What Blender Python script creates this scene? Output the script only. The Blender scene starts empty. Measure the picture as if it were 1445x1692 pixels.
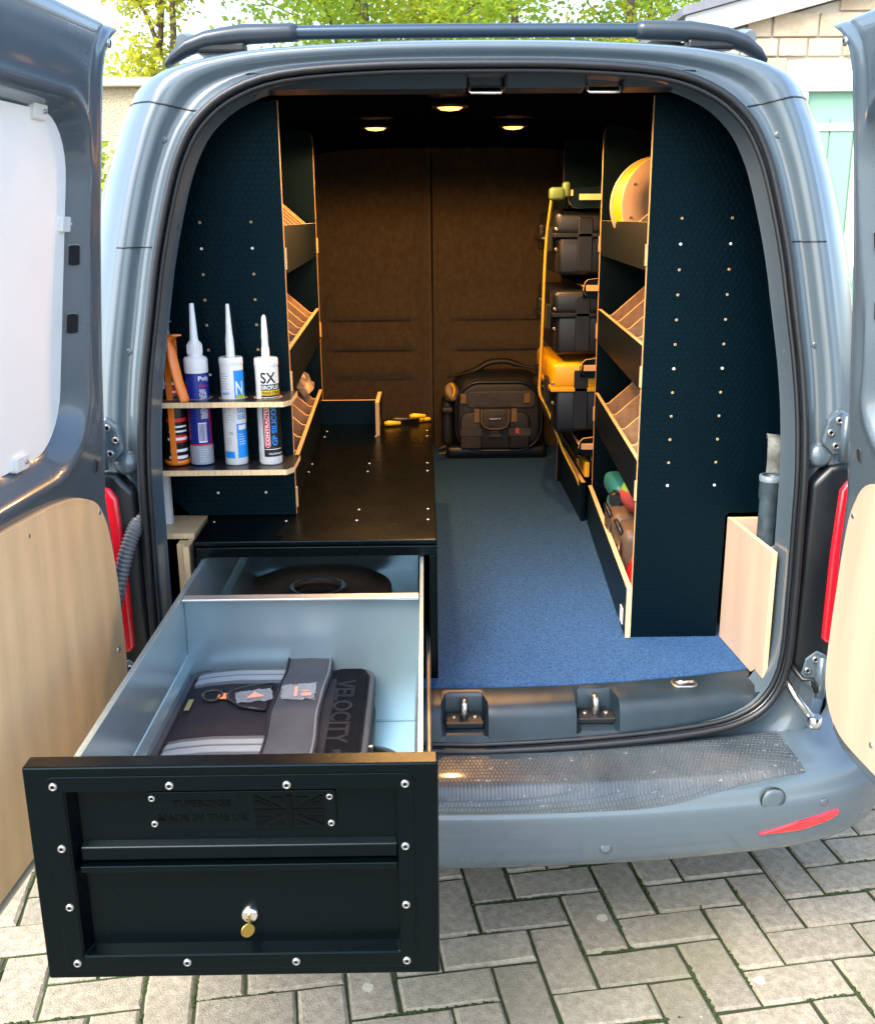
import bpy, bmesh, math, random
from mathutils import Vector, Matrix
R = math.radians
random.seed(7)
S = bpy.context.scene
COL = S.collection

# ------------------------------------------------------------------ camera
PITCH, YAW, ROLL = R(15.96), R(0.55), R(0.5)
fw = Vector((math.sin(YAW) * math.cos(PITCH), math.cos(YAW) * math.cos(PITCH), -math.sin(PITCH)))
r0 = Vector((math.cos(YAW), -math.sin(YAW), 0)); u0 = r0.cross(fw)
rr = r0 * math.cos(ROLL) - u0 * math.sin(ROLL); uu = rr.cross(fw)
cd = bpy.data.cameras.new('camera'); cam = bpy.data.objects.new('camera', cd); COL.objects.link(cam)
M = Matrix((rr, uu, -fw)).transposed().to_4x4(); M.translation = (-0.09, -1.93, 1.545)
cam.matrix_world = M
cd.sensor_fit = 'HORIZONTAL'; cd.sensor_width = 36; cd.lens = 1700 / 1445 * 36; cd.clip_end = 500; cd.clip_start = .05
S.camera = cam
# ------------------------------------------------------------------ light
SUN_EL, SUN_AZ = R(50), R(-140)         # azimuth from +y towards +x: veiled sun behind the camera and to the left
w = bpy.data.worlds.new('World'); S.world = w; w.use_nodes = True
nt = w.node_tree; bg = nt.nodes['Background']; sky = nt.nodes.new('ShaderNodeTexSky')
sky.sky_type = 'NISHITA'; sky.sun_disc = False; sky.sun_elevation = SUN_EL; sky.sun_rotation = SUN_AZ
sky.air_density = 1.0; sky.dust_density = 2.5; sky.ozone_density = 1.0
nt.links.new(sky.outputs[0], bg.inputs[0]); bg.inputs[1].default_value = 0.15
sl = bpy.data.lights.new('sun', 'SUN'); sl.energy = 1.25; sl.angle = R(38); sl.color = (1, .93, .82)
so = bpy.data.objects.new('sun', sl); COL.objects.link(so)
sd = Vector((math.sin(SUN_AZ) * math.cos(SUN_EL), math.cos(SUN_AZ) * math.cos(SUN_EL), math.sin(SUN_EL)))
so.rotation_euler = sd.to_track_quat('Z', 'Y').to_euler(); so.location = (-4, -7, 9)
S.view_settings.view_transform = 'Standard'; S.view_settings.look = 'None'
S.view_settings.exposure = 2.3; S.view_settings.gamma = 1
LAMP_W = 7.5

# ------------------------------------------------------------------ materials
def lin(h):
    h = h.lstrip('#'); o = []
    for i in (0, 2, 4):
        c = int(h[i:i + 2], 16) / 255
        o.append(c / 12.92 if c < .04045 else ((c + .055) / 1.055) ** 2.4)
    return tuple(o)
MATS = {}
def N(t, typ, **k):
    n = t.nodes.new(typ)
    for a, b in k.items(): setattr(n, a, b)
    return n
def mat(name, c, rough=.5, metal=0, var=0, vs=20, bump=0, bs=200, spec=.5, coat=0, emit=None, es=0, alpha=1, trans=0, sheen=0, stretch=None, rvar=0, bdist=.002, rand=0, c2=None, aniso=None):
    if name in MATS: return MATS[name]
    m = bpy.data.materials.new(name); m.use_nodes = True; t = m.node_tree; b = t.nodes['Principled BSDF']
    if isinstance(c, str): c = lin(c)
    if isinstance(c2, str): c2 = lin(c2)
    b.inputs['Base Color'].default_value = (*c, 1); b.inputs['Roughness'].default_value = rough; b.inputs['Metallic'].default_value = metal
    b.inputs['Specular IOR Level'].default_value = spec; b.inputs['Coat Weight'].default_value = coat; b.inputs['Coat Roughness'].default_value = .08
    b.inputs['Sheen Weight'].default_value = sheen; b.inputs['Transmission Weight'].default_value = trans; b.inputs['Alpha'].default_value = alpha
    if emit: b.inputs['Emission Color'].default_value = (*emit, 1); b.inputs['Emission Strength'].default_value = es
    tc = N(t, 'ShaderNodeTexCoord'); mp = N(t, 'ShaderNodeMapping'); t.links.new(tc.outputs['Object'], mp.inputs[0])
    if stretch: mp.inputs['Scale'].default_value = stretch
    if var or c2:
        nz = N(t, 'ShaderNodeTexNoise'); nz.inputs['Scale'].default_value = vs; nz.inputs['Detail'].default_value = 6; nz.inputs['Roughness'].default_value = .65
        t.links.new(mp.outputs[0], nz.inputs[0])
        rp = N(t, 'ShaderNodeValToRGB'); t.links.new(nz.outputs[0], rp.inputs[0])
        rp.color_ramp.elements[0].position = .3; rp.color_ramp.elements[1].position = .7
        a = c2 if c2 else tuple(x * (1 - var) for x in c); d = c if c2 else tuple(min(1, x * (1 + var)) for x in c)
        rp.color_ramp.elements[0].color = (*a, 1); rp.color_ramp.elements[1].color = (*d, 1)
        out = rp.outputs[0]
        if rand:
            oi = N(t, 'ShaderNodeObjectInfo'); mr = N(t, 'ShaderNodeMapRange'); mr.inputs[3].default_value = 1 - rand; mr.inputs[4].default_value = 1 + rand
            t.links.new(oi.outputs['Random'], mr.inputs[0])
            hs = N(t, 'ShaderNodeHueSaturation'); t.links.new(mr.outputs[0], hs.inputs['Value']); t.links.new(out, hs.inputs['Color']); out = hs.outputs[0]
        t.links.new(out, b.inputs['Base Color'])
    if rvar:
        n2 = N(t, 'ShaderNodeTexNoise'); n2.inputs['Scale'].default_value = 9; n2.inputs['Detail'].default_value = 5
        t.links.new(tc.outputs['Object'], n2.inputs[0]); mr = N(t, 'ShaderNodeMapRange'); mr.inputs[1].default_value = .3; mr.inputs[2].default_value = .7
        mr.inputs[3].default_value = max(.02, rough - rvar); mr.inputs[4].default_value = rough + rvar
        t.links.new(n2.outputs[0], mr.inputs[0]); t.links.new(mr.outputs[0], b.inputs['Roughness'])
    if bump:
        nb = N(t, 'ShaderNodeTexNoise'); nb.inputs['Scale'].default_value = bs; nb.inputs['Detail'].default_value = 4
        t.links.new(mp.outputs[0], nb.inputs[0]); bp = N(t, 'ShaderNodeBump'); bp.inputs['Strength'].default_value = bump; bp.inputs['Distance'].default_value = bdist
        t.links.new(nb.outputs[0], bp.inputs['Height']); t.links.new(bp.outputs[0], b.inputs['Normal'])
    MATS[name] = m
    return m
def nodes(m): return m.node_tree, m.node_tree.nodes['Principled BSDF']
def vm(t, op, a, b=None):
    n = N(t, 'ShaderNodeVectorMath', operation=op)
    for i, x in enumerate((a, b)):
        if x is None: continue
        if isinstance(x, tuple): n.inputs[i].default_value = x
        else: t.links.new(x, n.inputs[i])
    return n
def mth(t, op, a, b=None, clamp=False):
    n = N(t, 'ShaderNodeMath', operation=op); n.use_clamp = clamp
    for i, x in enumerate((a, b)):
        if x is None: continue
        if isinstance(x, (int, float)): n.inputs[i].default_value = x
        else: t.links.new(x, n.inputs[i])
    return n.outputs[0]
def hexbump(m, cell, plane='xz', strength=.5, dist=.0012, invert=False, rub=None):
    """hexagon relief of rubbed phenolic ply / film, cell width in metres"""
    t, b = nodes(m); tc = N(t, 'ShaderNodeTexCoord'); sp = N(t, 'ShaderNodeSeparateXYZ'); t.links.new(tc.outputs['Object'], sp.inputs[0])
    cb = N(t, 'ShaderNodeCombineXYZ'); t.links.new(sp.outputs['XYZ'.index(plane[0].upper())], cb.inputs[0]); t.links.new(mth(t, 'SUBTRACT', sp.outputs[2], sp.outputs[1]) if plane[1] == 's' else sp.outputs['XYZ'.index(plane[1].upper())], cb.inputs[1])
    p = vm(t, 'SCALE', cb.outputs[0]); p.inputs['Scale'].default_value = 1 / cell
    s = (1.0, 1.7320508, 1.0); h = (.5, .8660254, .5)
    def cellv(src):
        d = vm(t, 'DIVIDE', src, s); f = vm(t, 'FRACTION', d.outputs[0]); q = vm(t, 'MULTIPLY', f.outputs[0], s); return vm(t, 'SUBTRACT', q.outputs[0], h)
    A = cellv(p.outputs[0]); sh = vm(t, 'ADD', p.outputs[0], h); B = cellv(sh.outputs[0])
    def hd(v):
        a = vm(t, 'ABSOLUTE', v.outputs[0]); dd = vm(t, 'DOT_PRODUCT', a.outputs[0], (.5, .8660254, 0)); sx = N(t, 'ShaderNodeSeparateXYZ'); t.links.new(a.outputs[0], sx.inputs[0])
        return mth(t, 'MAXIMUM', dd.outputs['Value'], sx.outputs[0])
    e = mth(t, 'MINIMUM', hd(A), hd(B))
    mr = N(t, 'ShaderNodeMapRange'); mr.interpolation_type = 'SMOOTHSTEP'; mr.inputs[1].default_value = .40; mr.inputs[2].default_value = .49
    t.links.new(e, mr.inputs[0]); bp = N(t, 'ShaderNodeBump'); bp.inputs['Strength'].default_value = strength; bp.inputs['Distance'].default_value = dist; bp.invert = not invert
    t.links.new(mr.outputs[0], bp.inputs['Height'])
    nz = N(t, 'ShaderNodeTexNoise'); nz.inputs['Scale'].default_value = 700; t.links.new(tc.outputs['Object'], nz.inputs[0])
    b2 = N(t, 'ShaderNodeBump'); b2.inputs['Strength'].default_value = .12; b2.inputs['Distance'].default_value = .0006; t.links.new(nz.outputs[0], b2.inputs['Height']); t.links.new(bp.outputs[0], b2.inputs['Normal'])
    t.links.new(b2.outputs[0], b.inputs['Normal'])
    return mr

PAINT = mat('grey_van_paint', (.068, .098, .120), .32, 0, var=.04, vs=3, spec=.45, coat=.8, rvar=.06)
LINER = mat('black_lining', (.002, .003, .005), .9, spec=.08, bump=.4, bs=350)
RUBBER = mat('black_rubber', (0.0060, 0.0080, 0.0100), .42, bump=.15, bs=120, var=.2, vs=30)
PLASTIC = mat('dark_plastic', (.008, .021, .031), .42, var=.25, vs=14, bump=.25, bs=700, bdist=.0008, rvar=.12)
BLACKP = mat('black_plastic', (0.0050, 0.0065, 0.0085), .4, bump=.15, bs=500, bdist=.0006)
TRIM = mat('tail_housing_plastic', (0.0040, 0.0065, 0.0090), .35, rvar=.1)
PHEN = mat('black_phenolic_ply', (.0005, .0032, .0060), .40, spec=.17); hexbump(PHEN, .0139, strength=.28, dist=.0012)
PHENL = mat('black_phenolic_plain', (.0014, .0035, .006), .42, spec=.2, var=.2, vs=40, bump=.15, bs=600)
EDGE = mat('ply_edge', '#cfa877', .6, var=.18, vs=8, stretch=(3, 3, 140))
BIRCH = mat('birch_ply', '#b98f68', .5, var=.16, vs=5, stretch=(2, 2, 26), bump=.08, bs=60)
DOORPLY = mat('beech_ply', '#e0bf90', .42, var=.10, vs=2.6, stretch=(1, 6, 1.1), bump=.06, bs=90, coat=.15)
PALEPLY = mat('pale_ply', '#c4a890', .5, var=.08, vs=2.5, stretch=(4, 4, .9), bump=.05, bs=80)
PLYSTRIPE = mat('ply_end_grain', '#d9bb8d', .6, var=.3, vs=4, stretch=(130, 130, 1))
def grain(m, ax, sc, dk):
    t, b = nodes(m); src = b.inputs['Base Color'].links[0].from_socket; tc = N(t, 'ShaderNodeTexCoord'); mp = N(t, 'ShaderNodeMapping'); mp.inputs['Scale'].default_value = ax; t.links.new(tc.outputs['Object'], mp.inputs[0])
    wv = N(t, 'ShaderNodeTexWave'); wv.bands_direction = 'Y' if ax[1] > ax[0] else 'X'; wv.inputs['Scale'].default_value = sc; wv.inputs['Distortion'].default_value = 7; wv.inputs['Detail'].default_value = 3; wv.inputs['Detail Scale'].default_value = .7; t.links.new(mp.outputs[0], wv.inputs[0])
    nz = N(t, 'ShaderNodeTexNoise'); nz.inputs['Scale'].default_value = 1; nz.inputs['Detail'].default_value = 3; m2 = N(t, 'ShaderNodeMapping'); m2.inputs['Scale'].default_value = (330, 330, 6); t.links.new(tc.outputs['Object'], m2.inputs[0]); t.links.new(m2.outputs[0], nz.inputs[0])
    f = mth(t, 'ADD', mth(t, 'MULTIPLY', wv.outputs[1], .55), mth(t, 'MULTIPLY', nz.outputs[0], .9)); mr = N(t, 'ShaderNodeMapRange'); mr.inputs[1].default_value = .2; mr.inputs[2].default_value = 1.2; mr.inputs[3].default_value = 1 - dk; mr.inputs[4].default_value = 1 + dk * .4; t.links.new(f, mr.inputs[0])
    hs = N(t, 'ShaderNodeHueSaturation'); t.links.new(mr.outputs[0], hs.inputs['Value']); t.links.new(src, hs.inputs['Color']); t.links.new(hs.outputs[0], b.inputs['Base Color'])
grain(DOORPLY, (1, 3.2, .4), 1.3, .11); grain(PALEPLY, (1, 3.0, .5), 1.2, .08); grain(BIRCH, (2, 2, .8), 6, .15)
WHITE = mat('white_panel', '#f1f2ee', .35, var=.015, vs=4, rvar=.08)
ZINC = mat('zinc_steel', (.46, .60, .64), .25, .7, bump=.03, bs=14)
ZEDGE = mat('bright_steel', (.78, .8, .8), .3, .8)
RIVM = mat('rivet_steel', (.42, .43, .43), .32, .9)
POWDER = mat('black_powder_coat', (.0004, .0013, .0018), .28, bump=.28, bs=900, bdist=.0005, spec=.2, rvar=.02)
CHROME = mat('chrome', (.8, .8, .78), .14, 1)
STEEL = mat('steel', (.5, .5, .5), .32, 1, rvar=.1)
BRASS = mat('brass', (.45, .32, .09), .3, 1)
DARKHOLE = mat('dark_hole', (.003, .004, .005), .9)
TAIL = mat('red_tail_lens', (.62, .008, .02), .12, coat=1, spec=.6, var=.1, vs=60)
GOLDCLOTH = mat('tan_fabric', (.16, .10, .05), .8, bump=.4, bs=400)
FABRIC = mat('charcoal_fabric', (.017, .016, .022), .85, bump=.7, bs=420, bdist=.0012, spec=.2, var=.2, vs=14)
FABRIC2 = mat('grey_webbing', (.055, .058, .068), .8, bump=.9, bs=380, bdist=.0015, spec=.2, var=.15, vs=20)
STRIPE = mat('silver_webbing', (.23, .26, .28), .6, bump=.3, bs=600, var=.05, vs=60)
VELCRO = mat('black_velcro', (.004, .005, .007), .95, bump=1, bs=420, bdist=.004, spec=.1, var=.5, vs=200)
BAGB = mat('black_bag_nylon', (.008, .008, .009), .55, bump=.7, bs=160, bdist=.002, var=.3, vs=12)
BAGG = mat('brown_grey_nylon', (.050, .042, .034), .6, bump=.6, bs=90, bdist=.003, c2=(.018, .016, .015), vs=22)
ORANGE = mat('orange_enamel', (.85, .20, .015), .35, coat=.4)
YELLOW = mat('yellow_plastic', (.85, .45, .01), .4, var=.06, vs=20)
WHITEP = mat('white_plastic', (.74, .74, .72), .32, var=.02, vs=20)
NOZZLE = mat('milky_nozzle', (.78, .80, .78), .35)
GREENC = mat('green_clamp', (.05, .09, .03), .5)
def ink(n, c, r=.4): return mat('ink_' + n, c, r)
BLUE = ink('navy', (.008, .022, .22)); CYAN = ink('cyan', (.004, .26, .75)); BLACK = ink('black', (.008, .008, .01)); REDI = ink('red', (.62, .012, .012)); WHI = ink('white', (.78, .78, .78)); YEL = ink('yellow', (.78, .50, .01)); GREY = ink('grey', (.30, .33, .36)); LIME = ink('lime', (.35, .5, .02)); GREYT = ink('grey_text', (.25, .26, .28))

LINER.node_tree.nodes['Principled BSDF'].inputs['IOR'].default_value = 1.01
for m_ in (PHEN, PHENL, POWDER): m_.node_tree.nodes['Principled BSDF'].inputs['Specular Tint'].default_value = (.65, .9, 1, 1) if m_ is POWDER else (.35, .8, 1, 1)
# blue carpet
CARPET = mat('blue_carpet', (.048, .122, .275), .95, c2=(.012, .038, .100), vs=280, stretch=(1, .4, 1), bump=1, bs=420, bdist=.004, spec=.1)
# brown-black felt on the bulkhead
FELT = mat('black_felt', (.082, .060, .037), .95, c2=(.050, .037, .024), vs=60, stretch=(1, 1, .6), spec=.1, bump=.8, bs=420, bdist=.002, sheen=.35)
FELT.node_tree.nodes['Principled BSDF'].inputs['IOR'].default_value = 1.05
def chipped_film():  # embossed bumper film with small pale chips scattered by noise
    m = mat('bumper_film', (.085, .10, .11), .32, c2=(.022, .035, .045), vs=4, rvar=.12, coat=.3)
    hexbump(m, .0075, 'xs', .7, .002, invert=True)
    t, b = nodes(m)
    tc = N(t, 'ShaderNodeTexCoord'); mp = N(t, 'ShaderNodeMapping'); mp.inputs['Scale'].default_value = (1, 1, 4); t.links.new(tc.outputs['Object'], mp.inputs[0])
    nz = N(t, 'ShaderNodeTexNoise'); nz.inputs['Scale'].default_value = 70; nz.inputs['Detail'].default_value = 8; t.links.new(mp.outputs[0], nz.inputs[0])
    mr = N(t, 'ShaderNodeMapRange'); mr.inputs[1].default_value = .66; mr.inputs[2].default_value = .76; t.links.new(nz.outputs[0], mr.inputs[0])
    mx = N(t, 'ShaderNodeMix', data_type='RGBA'); t.links.new(mr.outputs[0], mx.inputs[0])
    t.links.new(b.inputs['Base Color'].links[0].from_socket, mx.inputs[6]); mx.inputs[7].default_value = (.30, .30, .28, 1)
    t.links.new(mx.outputs[2], b.inputs['Base Color'])
    return m
FILM = chipped_film()
def paver_mat():
    m = mat('concrete_paver', (.34, .300, .222), .9, c2=(.155, .134, .092), vs=45, bump=.9, bs=260, bdist=.003, rand=.16)
    t, b = nodes(m); src = b.inputs['Base Color'].links[0].from_socket
    ge = N(t, 'ShaderNodeNewGeometry')
    n1 = N(t, 'ShaderNodeTexNoise'); n1.inputs['Scale'].default_value = 520; n1.inputs['Detail'].default_value = 2; t.links.new(ge.outputs['Position'], n1.inputs[0])
    mr = N(t, 'ShaderNodeMapRange'); mr.inputs[1].default_value = .62; mr.inputs[2].default_value = .72; t.links.new(n1.outputs[0], mr.inputs[0])
    mx = N(t, 'ShaderNodeMix', data_type='RGBA'); t.links.new(mr.outputs[0], mx.inputs[0]); t.links.new(src, mx.inputs[6]); mx.inputs[7].default_value = (.52, .50, .44, 1)
    vo = N(t, 'ShaderNodeTexVoronoi'); vo.inputs['Scale'].default_value = 9.5; vo.inputs['Randomness'].default_value = 1
    nd = N(t, 'ShaderNodeTexNoise'); nd.inputs['Scale'].default_value = 60; t.links.new(ge.outputs['Position'], nd.inputs[0])
    wv = vm(t, 'SCALE', nd.outputs[1]); wv.inputs['Scale'].default_value = .012; ad = vm(t, 'ADD', ge.outputs['Position'], wv.outputs[0]); t.links.new(ad.outputs[0], vo.inputs[0])
    sx = N(t, 'ShaderNodeSeparateXYZ'); t.links.new(vo.outputs['Color'], sx.inputs[0])
    rad = mth(t, 'MULTIPLY', sx.outputs[0], .16); lt = mth(t, 'LESS_THAN', vo.outputs['Distance'], rad); g = mth(t, 'GREATER_THAN', sx.outputs[1], .72); f = mth(t, 'MULTIPLY', mth(t, 'MULTIPLY', lt, g), .75)
    m2 = N(t, 'ShaderNodeMix', data_type='RGBA'); t.links.new(f, m2.inputs[0]); t.links.new(mx.outputs[2], m2.inputs[6]); m2.inputs[7].default_value = (.55, .52, .40, 1)
    # algae stains in big soft patches
    n3 = N(t, 'ShaderNodeTexNoise'); n3.inputs['Scale'].default_value = 3.2; n3.inputs['Detail'].default_value = 5; t.links.new(ge.outputs['Position'], n3.inputs[0])
    m3r = N(t, 'ShaderNodeMapRange'); m3r.inputs[1].default_value = .45; m3r.inputs[2].default_value = .7; m3r.inputs[4].default_value = .5; t.links.new(n3.outputs[0], m3r.inputs[0])
    m3 = N(t, 'ShaderNodeMix', data_type='RGBA'); t.links.new(m3r.outputs[0], m3.inputs[0]); t.links.new(m2.outputs[2], m3.inputs[6]); m3.inputs[7].default_value = (.16, .15, .085, 1)
    t.links.new(m3.outputs[2], b.inputs['Base Color'])
    return m
PAVER = paver_mat()
JOINT = mat('mossy_joint', (.035, .030, .018), 1, c2=(.025, .055, .006), vs=7, bump=1, bs=200, bdist=.006)
MOSS = mat('moss', (.035, .062, .010), 1, c2=(.018, .030, .006), vs=60, bump=1, bs=400, bdist=.004)

# ------------------------------------------------------------------ mesh helpers
class MB:
    def __init__(s): s.v = []; s.f = []; s.m = []; s.s = []
    def face(s, idx, mi=0, sm=False): s.f.append(tuple(idx)); s.m.append(mi); s.s.append(sm)
    def add(s, vs, fs, mi=0, sm=False):
        o = len(s.v); s.v += [tuple(p) for p in vs]
        for f in fs: s.face([o + i for i in f], mi, sm)
        return s
    def box(s, x0, x1, y0, y1, z0, z1, mi=0, ax=None, mcap=0):
        """ax: thin axis whose two faces take mcap, the others mi"""
        vs = [(x, y, z) for x in (x0, x1) for y in (y0, y1) for z in (z0, z1)]
        fs = [((0, 1, 3, 2), 'x'), ((4, 6, 7, 5), 'x'), ((0, 4, 5, 1), 'y'), ((2, 3, 7, 6), 'y'), ((0, 2, 6, 4), 'z'), ((1, 5, 7, 3), 'z')]
        o = len(s.v); s.v += vs
        for f, a in fs: s.face([o + i for i in f], mcap if a == ax else mi)
        return s
    def prism(s, poly, ax, a0, a1, mc=0, ms=0):
        P = {'x': lambda p, a: (a, p[0], p[1]), 'y': lambda p, a: (p[0], a, p[1]), 'z': lambda p, a: (p[0], p[1], a)}[ax]
        n = len(poly); o = len(s.v); s.v += [P(p, a0) for p in poly] + [P(p, a1) for p in poly]
        s.face(range(o, o + n), mc); s.face([o + n + i for i in range(n)][::-1], mc)
        for i in range(n): j = (i + 1) % n; s.face((o + i, o + n + i, o + n + j, o + j), ms)
        return s
    def grid(s, rows, cu=False, mi=0, sm=True, cv=False):
        o = len(s.v); n = len(rows[0]); m = len(rows)
        for r in rows: s.v += [tuple(p) for p in r]
        for i in range(m if cv else m - 1):
            for j in range(n if cu else n - 1):
                a = (i + 1) % m; b = (j + 1) % n; s.face((o + i * n + j, o + i * n + b, o + a * n + b, o + a * n + j), mi, sm)
        return s
    def tube(s, path, r, n=8, closed=False, mi=0, caps=True, flat=1.0):
        path = [Vector(p) for p in path]; rows = []; m = len(path); up = None
        for i, p in enumerate(path):
            a = path[i - 1] if (i or closed) else p; b = path[(i + 1) % m] if (i < m - 1 or closed) else p
            t = (b - a).normalized()
            if up is None: up = Vector((0, 0, 1)) if abs(t.z) < .9 else Vector((1, 0, 0))
            x = t.cross(up).normalized(); y = x.cross(t); up = y
            ri = r[i] if isinstance(r, (list, tuple)) else r
            rows.append([p + x * ri * math.cos(k * 2 * math.pi / n) + y * ri * flat * math.sin(k * 2 * math.pi / n) for k in range(n)])
        o = len(s.v); s.grid(rows, True, mi, True, cv=closed)
        if caps and not closed: s.face([o + k for k in range(n)][::-1], mi); s.face([o + (m - 1) * n + k for k in range(n)], mi)
        return s
    def lathe(s, prof, o=(0, 0, 0), n=20, mi=0, ax=(0, 0, 1), sm=True, cap=True):
        q = Vector(ax).normalized().to_track_quat('Z', 'Y'); o = Vector(o); rows = []
        for r, z in prof: rows.append([o + q @ Vector((r * math.cos(k * 2 * math.pi / n), r * math.sin(k * 2 * math.pi / n), z)) for k in range(n)])
        b = len(s.v); s.grid(rows, True, mi, sm)
        if cap:
            if prof[0][0] > 1e-6: s.face([b + k for k in range(n)], mi)
            if prof[-1][0] > 1e-6: s.face([b + (len(prof) - 1) * n + k for k in range(n)], mi)
        return s
    def xf(s, mtx):
        s.v = [tuple(mtx @ Vector(p)) for p in s.v]; return s
    def mesh(s, name, mats, org=(0, 0, 0)):
        me = bpy.data.meshes.new(name); me.from_pydata([(p[0] - org[0], p[1] - org[1], p[2] - org[2]) for p in s.v], [], s.f)
        for mm in (mats if isinstance(mats, (list, tuple)) else [mats]): me.materials.append(mm)
        me.polygons.foreach_set('material_index', s.m); me.polygons.foreach_set('use_smooth', s.s)
        bm = bmesh.new(); bm.from_mesh(me); bmesh.ops.remove_doubles(bm, verts=bm.verts, dist=1e-6); bmesh.ops.recalc_face_normals(bm, faces=bm.faces); bm.to_mesh(me); bm.free()
        return me
    def build(s, name, mats, parent=None, bevel=0, seg=2, world=True, smooth=False):
        org = (0, 0, 0)
        if parent is not None and world:
            r = parent
            while r.parent: r = r.parent
            org = r.location
        if smooth: s.s = [True] * len(s.s)
        o = bpy.data.objects.new(name, s.mesh(name, mats, org)); COL.objects.link(o); o.parent = parent
        if bevel:
            b = o.modifiers.new('bevel', 'BEVEL'); b.width = bevel; b.segments = seg; b.limit_method = 'ANGLE'; b.angle_limit = R(40); b.harden_normals = False
            if seg > 2:
                for p in o.data.polygons: p.use_smooth = True
        return o
def tag(o, label=None, cat=None, group=None, kind=None):
    for k, x in (('label', label), ('category', cat), ('group', group), ('kind', kind)):
        if x: o[k] = x
    return o
def thing(name, label, cat, loc=(0, 0, 0), group=None, rot=(0, 0, 0)):
    o = bpy.data.objects.new(name, None); o.empty_display_size = .05; COL.objects.link(o); o.location = loc; o.rotation_euler = rot
    return tag(o, label, cat, group)
def inst(name, me, parent, loc, rot=(0, 0, 0), world=True, scale=1):
    o = bpy.data.objects.new(name, me); COL.objects.link(o); o.parent = parent
    if parent is not None and world:
        r = parent
        while r.parent: r = r.parent
        loc = Vector(loc) - r.location
    o.location = loc; o.rotation_euler = rot
    if scale != 1: o.scale = (scale,) * 3
    return o
def cr(pts, n):
    """Catmull-Rom through pts, n points in all, evenly over the control index"""
    out = []; m = len(pts)
    for i in range(n):
        u = i * (m - 1) / (n - 1); k = min(int(u), m - 2); t = u - k
        p = [pts[max(0, min(m - 1, k + d))] for d in (-1, 0, 1, 2)]
        out.append(tuple(.5 * ((2 * b) + (c - a) * t + (2 * a - 5 * b + 4 * c - d) * t * t + (3 * b - a - 3 * c + d) * t ** 3) for a, b, c, d in zip(*p)))
    return out
def rrect(x0, x1, z0, z1, r, n=6, corners=(1, 1, 1, 1)):
    out = []
    for (cx, cz, a0, k) in ((x1 - r, z1 - r, 0, 0), (x0 + r, z1 - r, 90, 1), (x0 + r, z0 + r, 180, 2), (x1 - r, z0 + r, 270, 3)):
        if corners[k]:
            for i in range(n + 1): a = R(a0 + 90 * i / n); out.append((cx + r * math.cos(a), cz + r * math.sin(a)))
        else: out.append((x1 if k in (0, 3) else x0, z1 if k < 2 else z0))
    return out
def smooth(a, b, x):
    t = max(0, min(1, (x - a) / (b - a))); return t * t * (3 - 2 * t)
_tc = {}
def text_geo(s, size):
    k = (s, size)
    if k in _tc: return _tc[k]
    c = bpy.data.curves.new('t', 'FONT'); c.body = s; c.size = size; c.resolution_u = 3; c.align_x = 'LEFT'; c.offset = .02
    o = bpy.data.objects.new('t', c); COL.objects.link(o); bpy.context.view_layer.update()
    me = o.evaluated_get(bpy.context.evaluated_depsgraph_get()).to_mesh()
    vs = [tuple(v.co) for v in me.vertices]; fs = [tuple(p.vertices) for p in me.polygons]
    bpy.data.objects.remove(o); bpy.data.curves.remove(c)
    x0 = min(v[0] for v in vs); x1 = max(v[0] for v in vs); y0 = min(v[1] for v in vs); y1 = max(v[1] for v in vs)
    _tc[k] = ([(v[0] - x0, v[1] - y0) for v in vs], fs, x1 - x0, y1 - y0)
    return _tc[k]
def text_mb(s, w=None, h=None, fn=None, cut=None, bold=0):
    """text scaled to w x h, mapped by fn(u,v)->xyz with u,v from the text's lower-left corner"""
    vs, fs, tw, th = text_geo(s, 1.0); sx = (w / tw) if w else h / th; sy = (h / th) if h else sx
    pts = [(x * sx, y * sy) for x, y in vs]
    if cut:
        bm = bmesh.new(); bv = [bm.verts.new((x, y, 0)) for x, y in pts]
        for f in fs:
            try: bm.faces.new([bv[i] for i in f])
            except ValueError: pass
        W = max(p[0] for p in pts); H = max(p[1] for p in pts)
        for ax, L in ((0, W), (1, H)):
            k = cut
            while k < L:
                co = (k, 0, 0) if ax == 0 else (0, k, 0); no = (1, 0, 0) if ax == 0 else (0, 1, 0)
                bmesh.ops.bisect_plane(bm, geom=bm.verts[:] + bm.edges[:] + bm.faces[:], plane_co=co, plane_no=no); k += cut
        bm.verts.index_update(); pts = [(v.co.x, v.co.y) for v in bm.verts]; fs = [tuple(v.index for v in f.verts) for f in bm.faces]; bm.free()
    mb = MB(); mb.add([fn(x, y) for x, y in pts], fs); return mb
def solid_text(s, w, h, fn3):
    """raised lettering: fn3(u,v,depth 0..1)"""
    vs, fs, tw, th = text_geo(s, 1.0); pts = [(x * w / tw, y * h / th) for x, y in vs]; mb = MB(); n = len(pts)
    mb.v = [fn3(x, y, 1) for x, y in pts] + [fn3(x, y, 0) for x, y in pts]; cnt = {}
    for f in fs:
        mb.face(f)
        for a, b in zip(f, f[1:] + f[:1]): cnt[(a, b)] = 1
    for a, b in cnt:
        if (b, a) not in cnt: mb.face((a, b, b + n, a + n))
    return mb
def screw_mesh(name, r, m1, m2, h=.0015):
    mb = MB(); mb.lathe([(r, 0), (r * .96, h * .7), (r * .75, h), (r * .45, h)], n=14, cap=False); mb.lathe([(r * .45, h), (r * .4, h * .25), (0, h * .2)], n=14, mi=1, cap=False)
    return mb.mesh(name, [m1, m2])
RIVET = screw_mesh('screw_head', .0055, RIVM, DARKHOLE, .003)
HOLE = screw_mesh('panel_hole', .0029, EDGE, DARKHOLE, .0006)
SCREWW = screw_mesh('panel_screw', .0031, WHI, ZEDGE, .0012)
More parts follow.
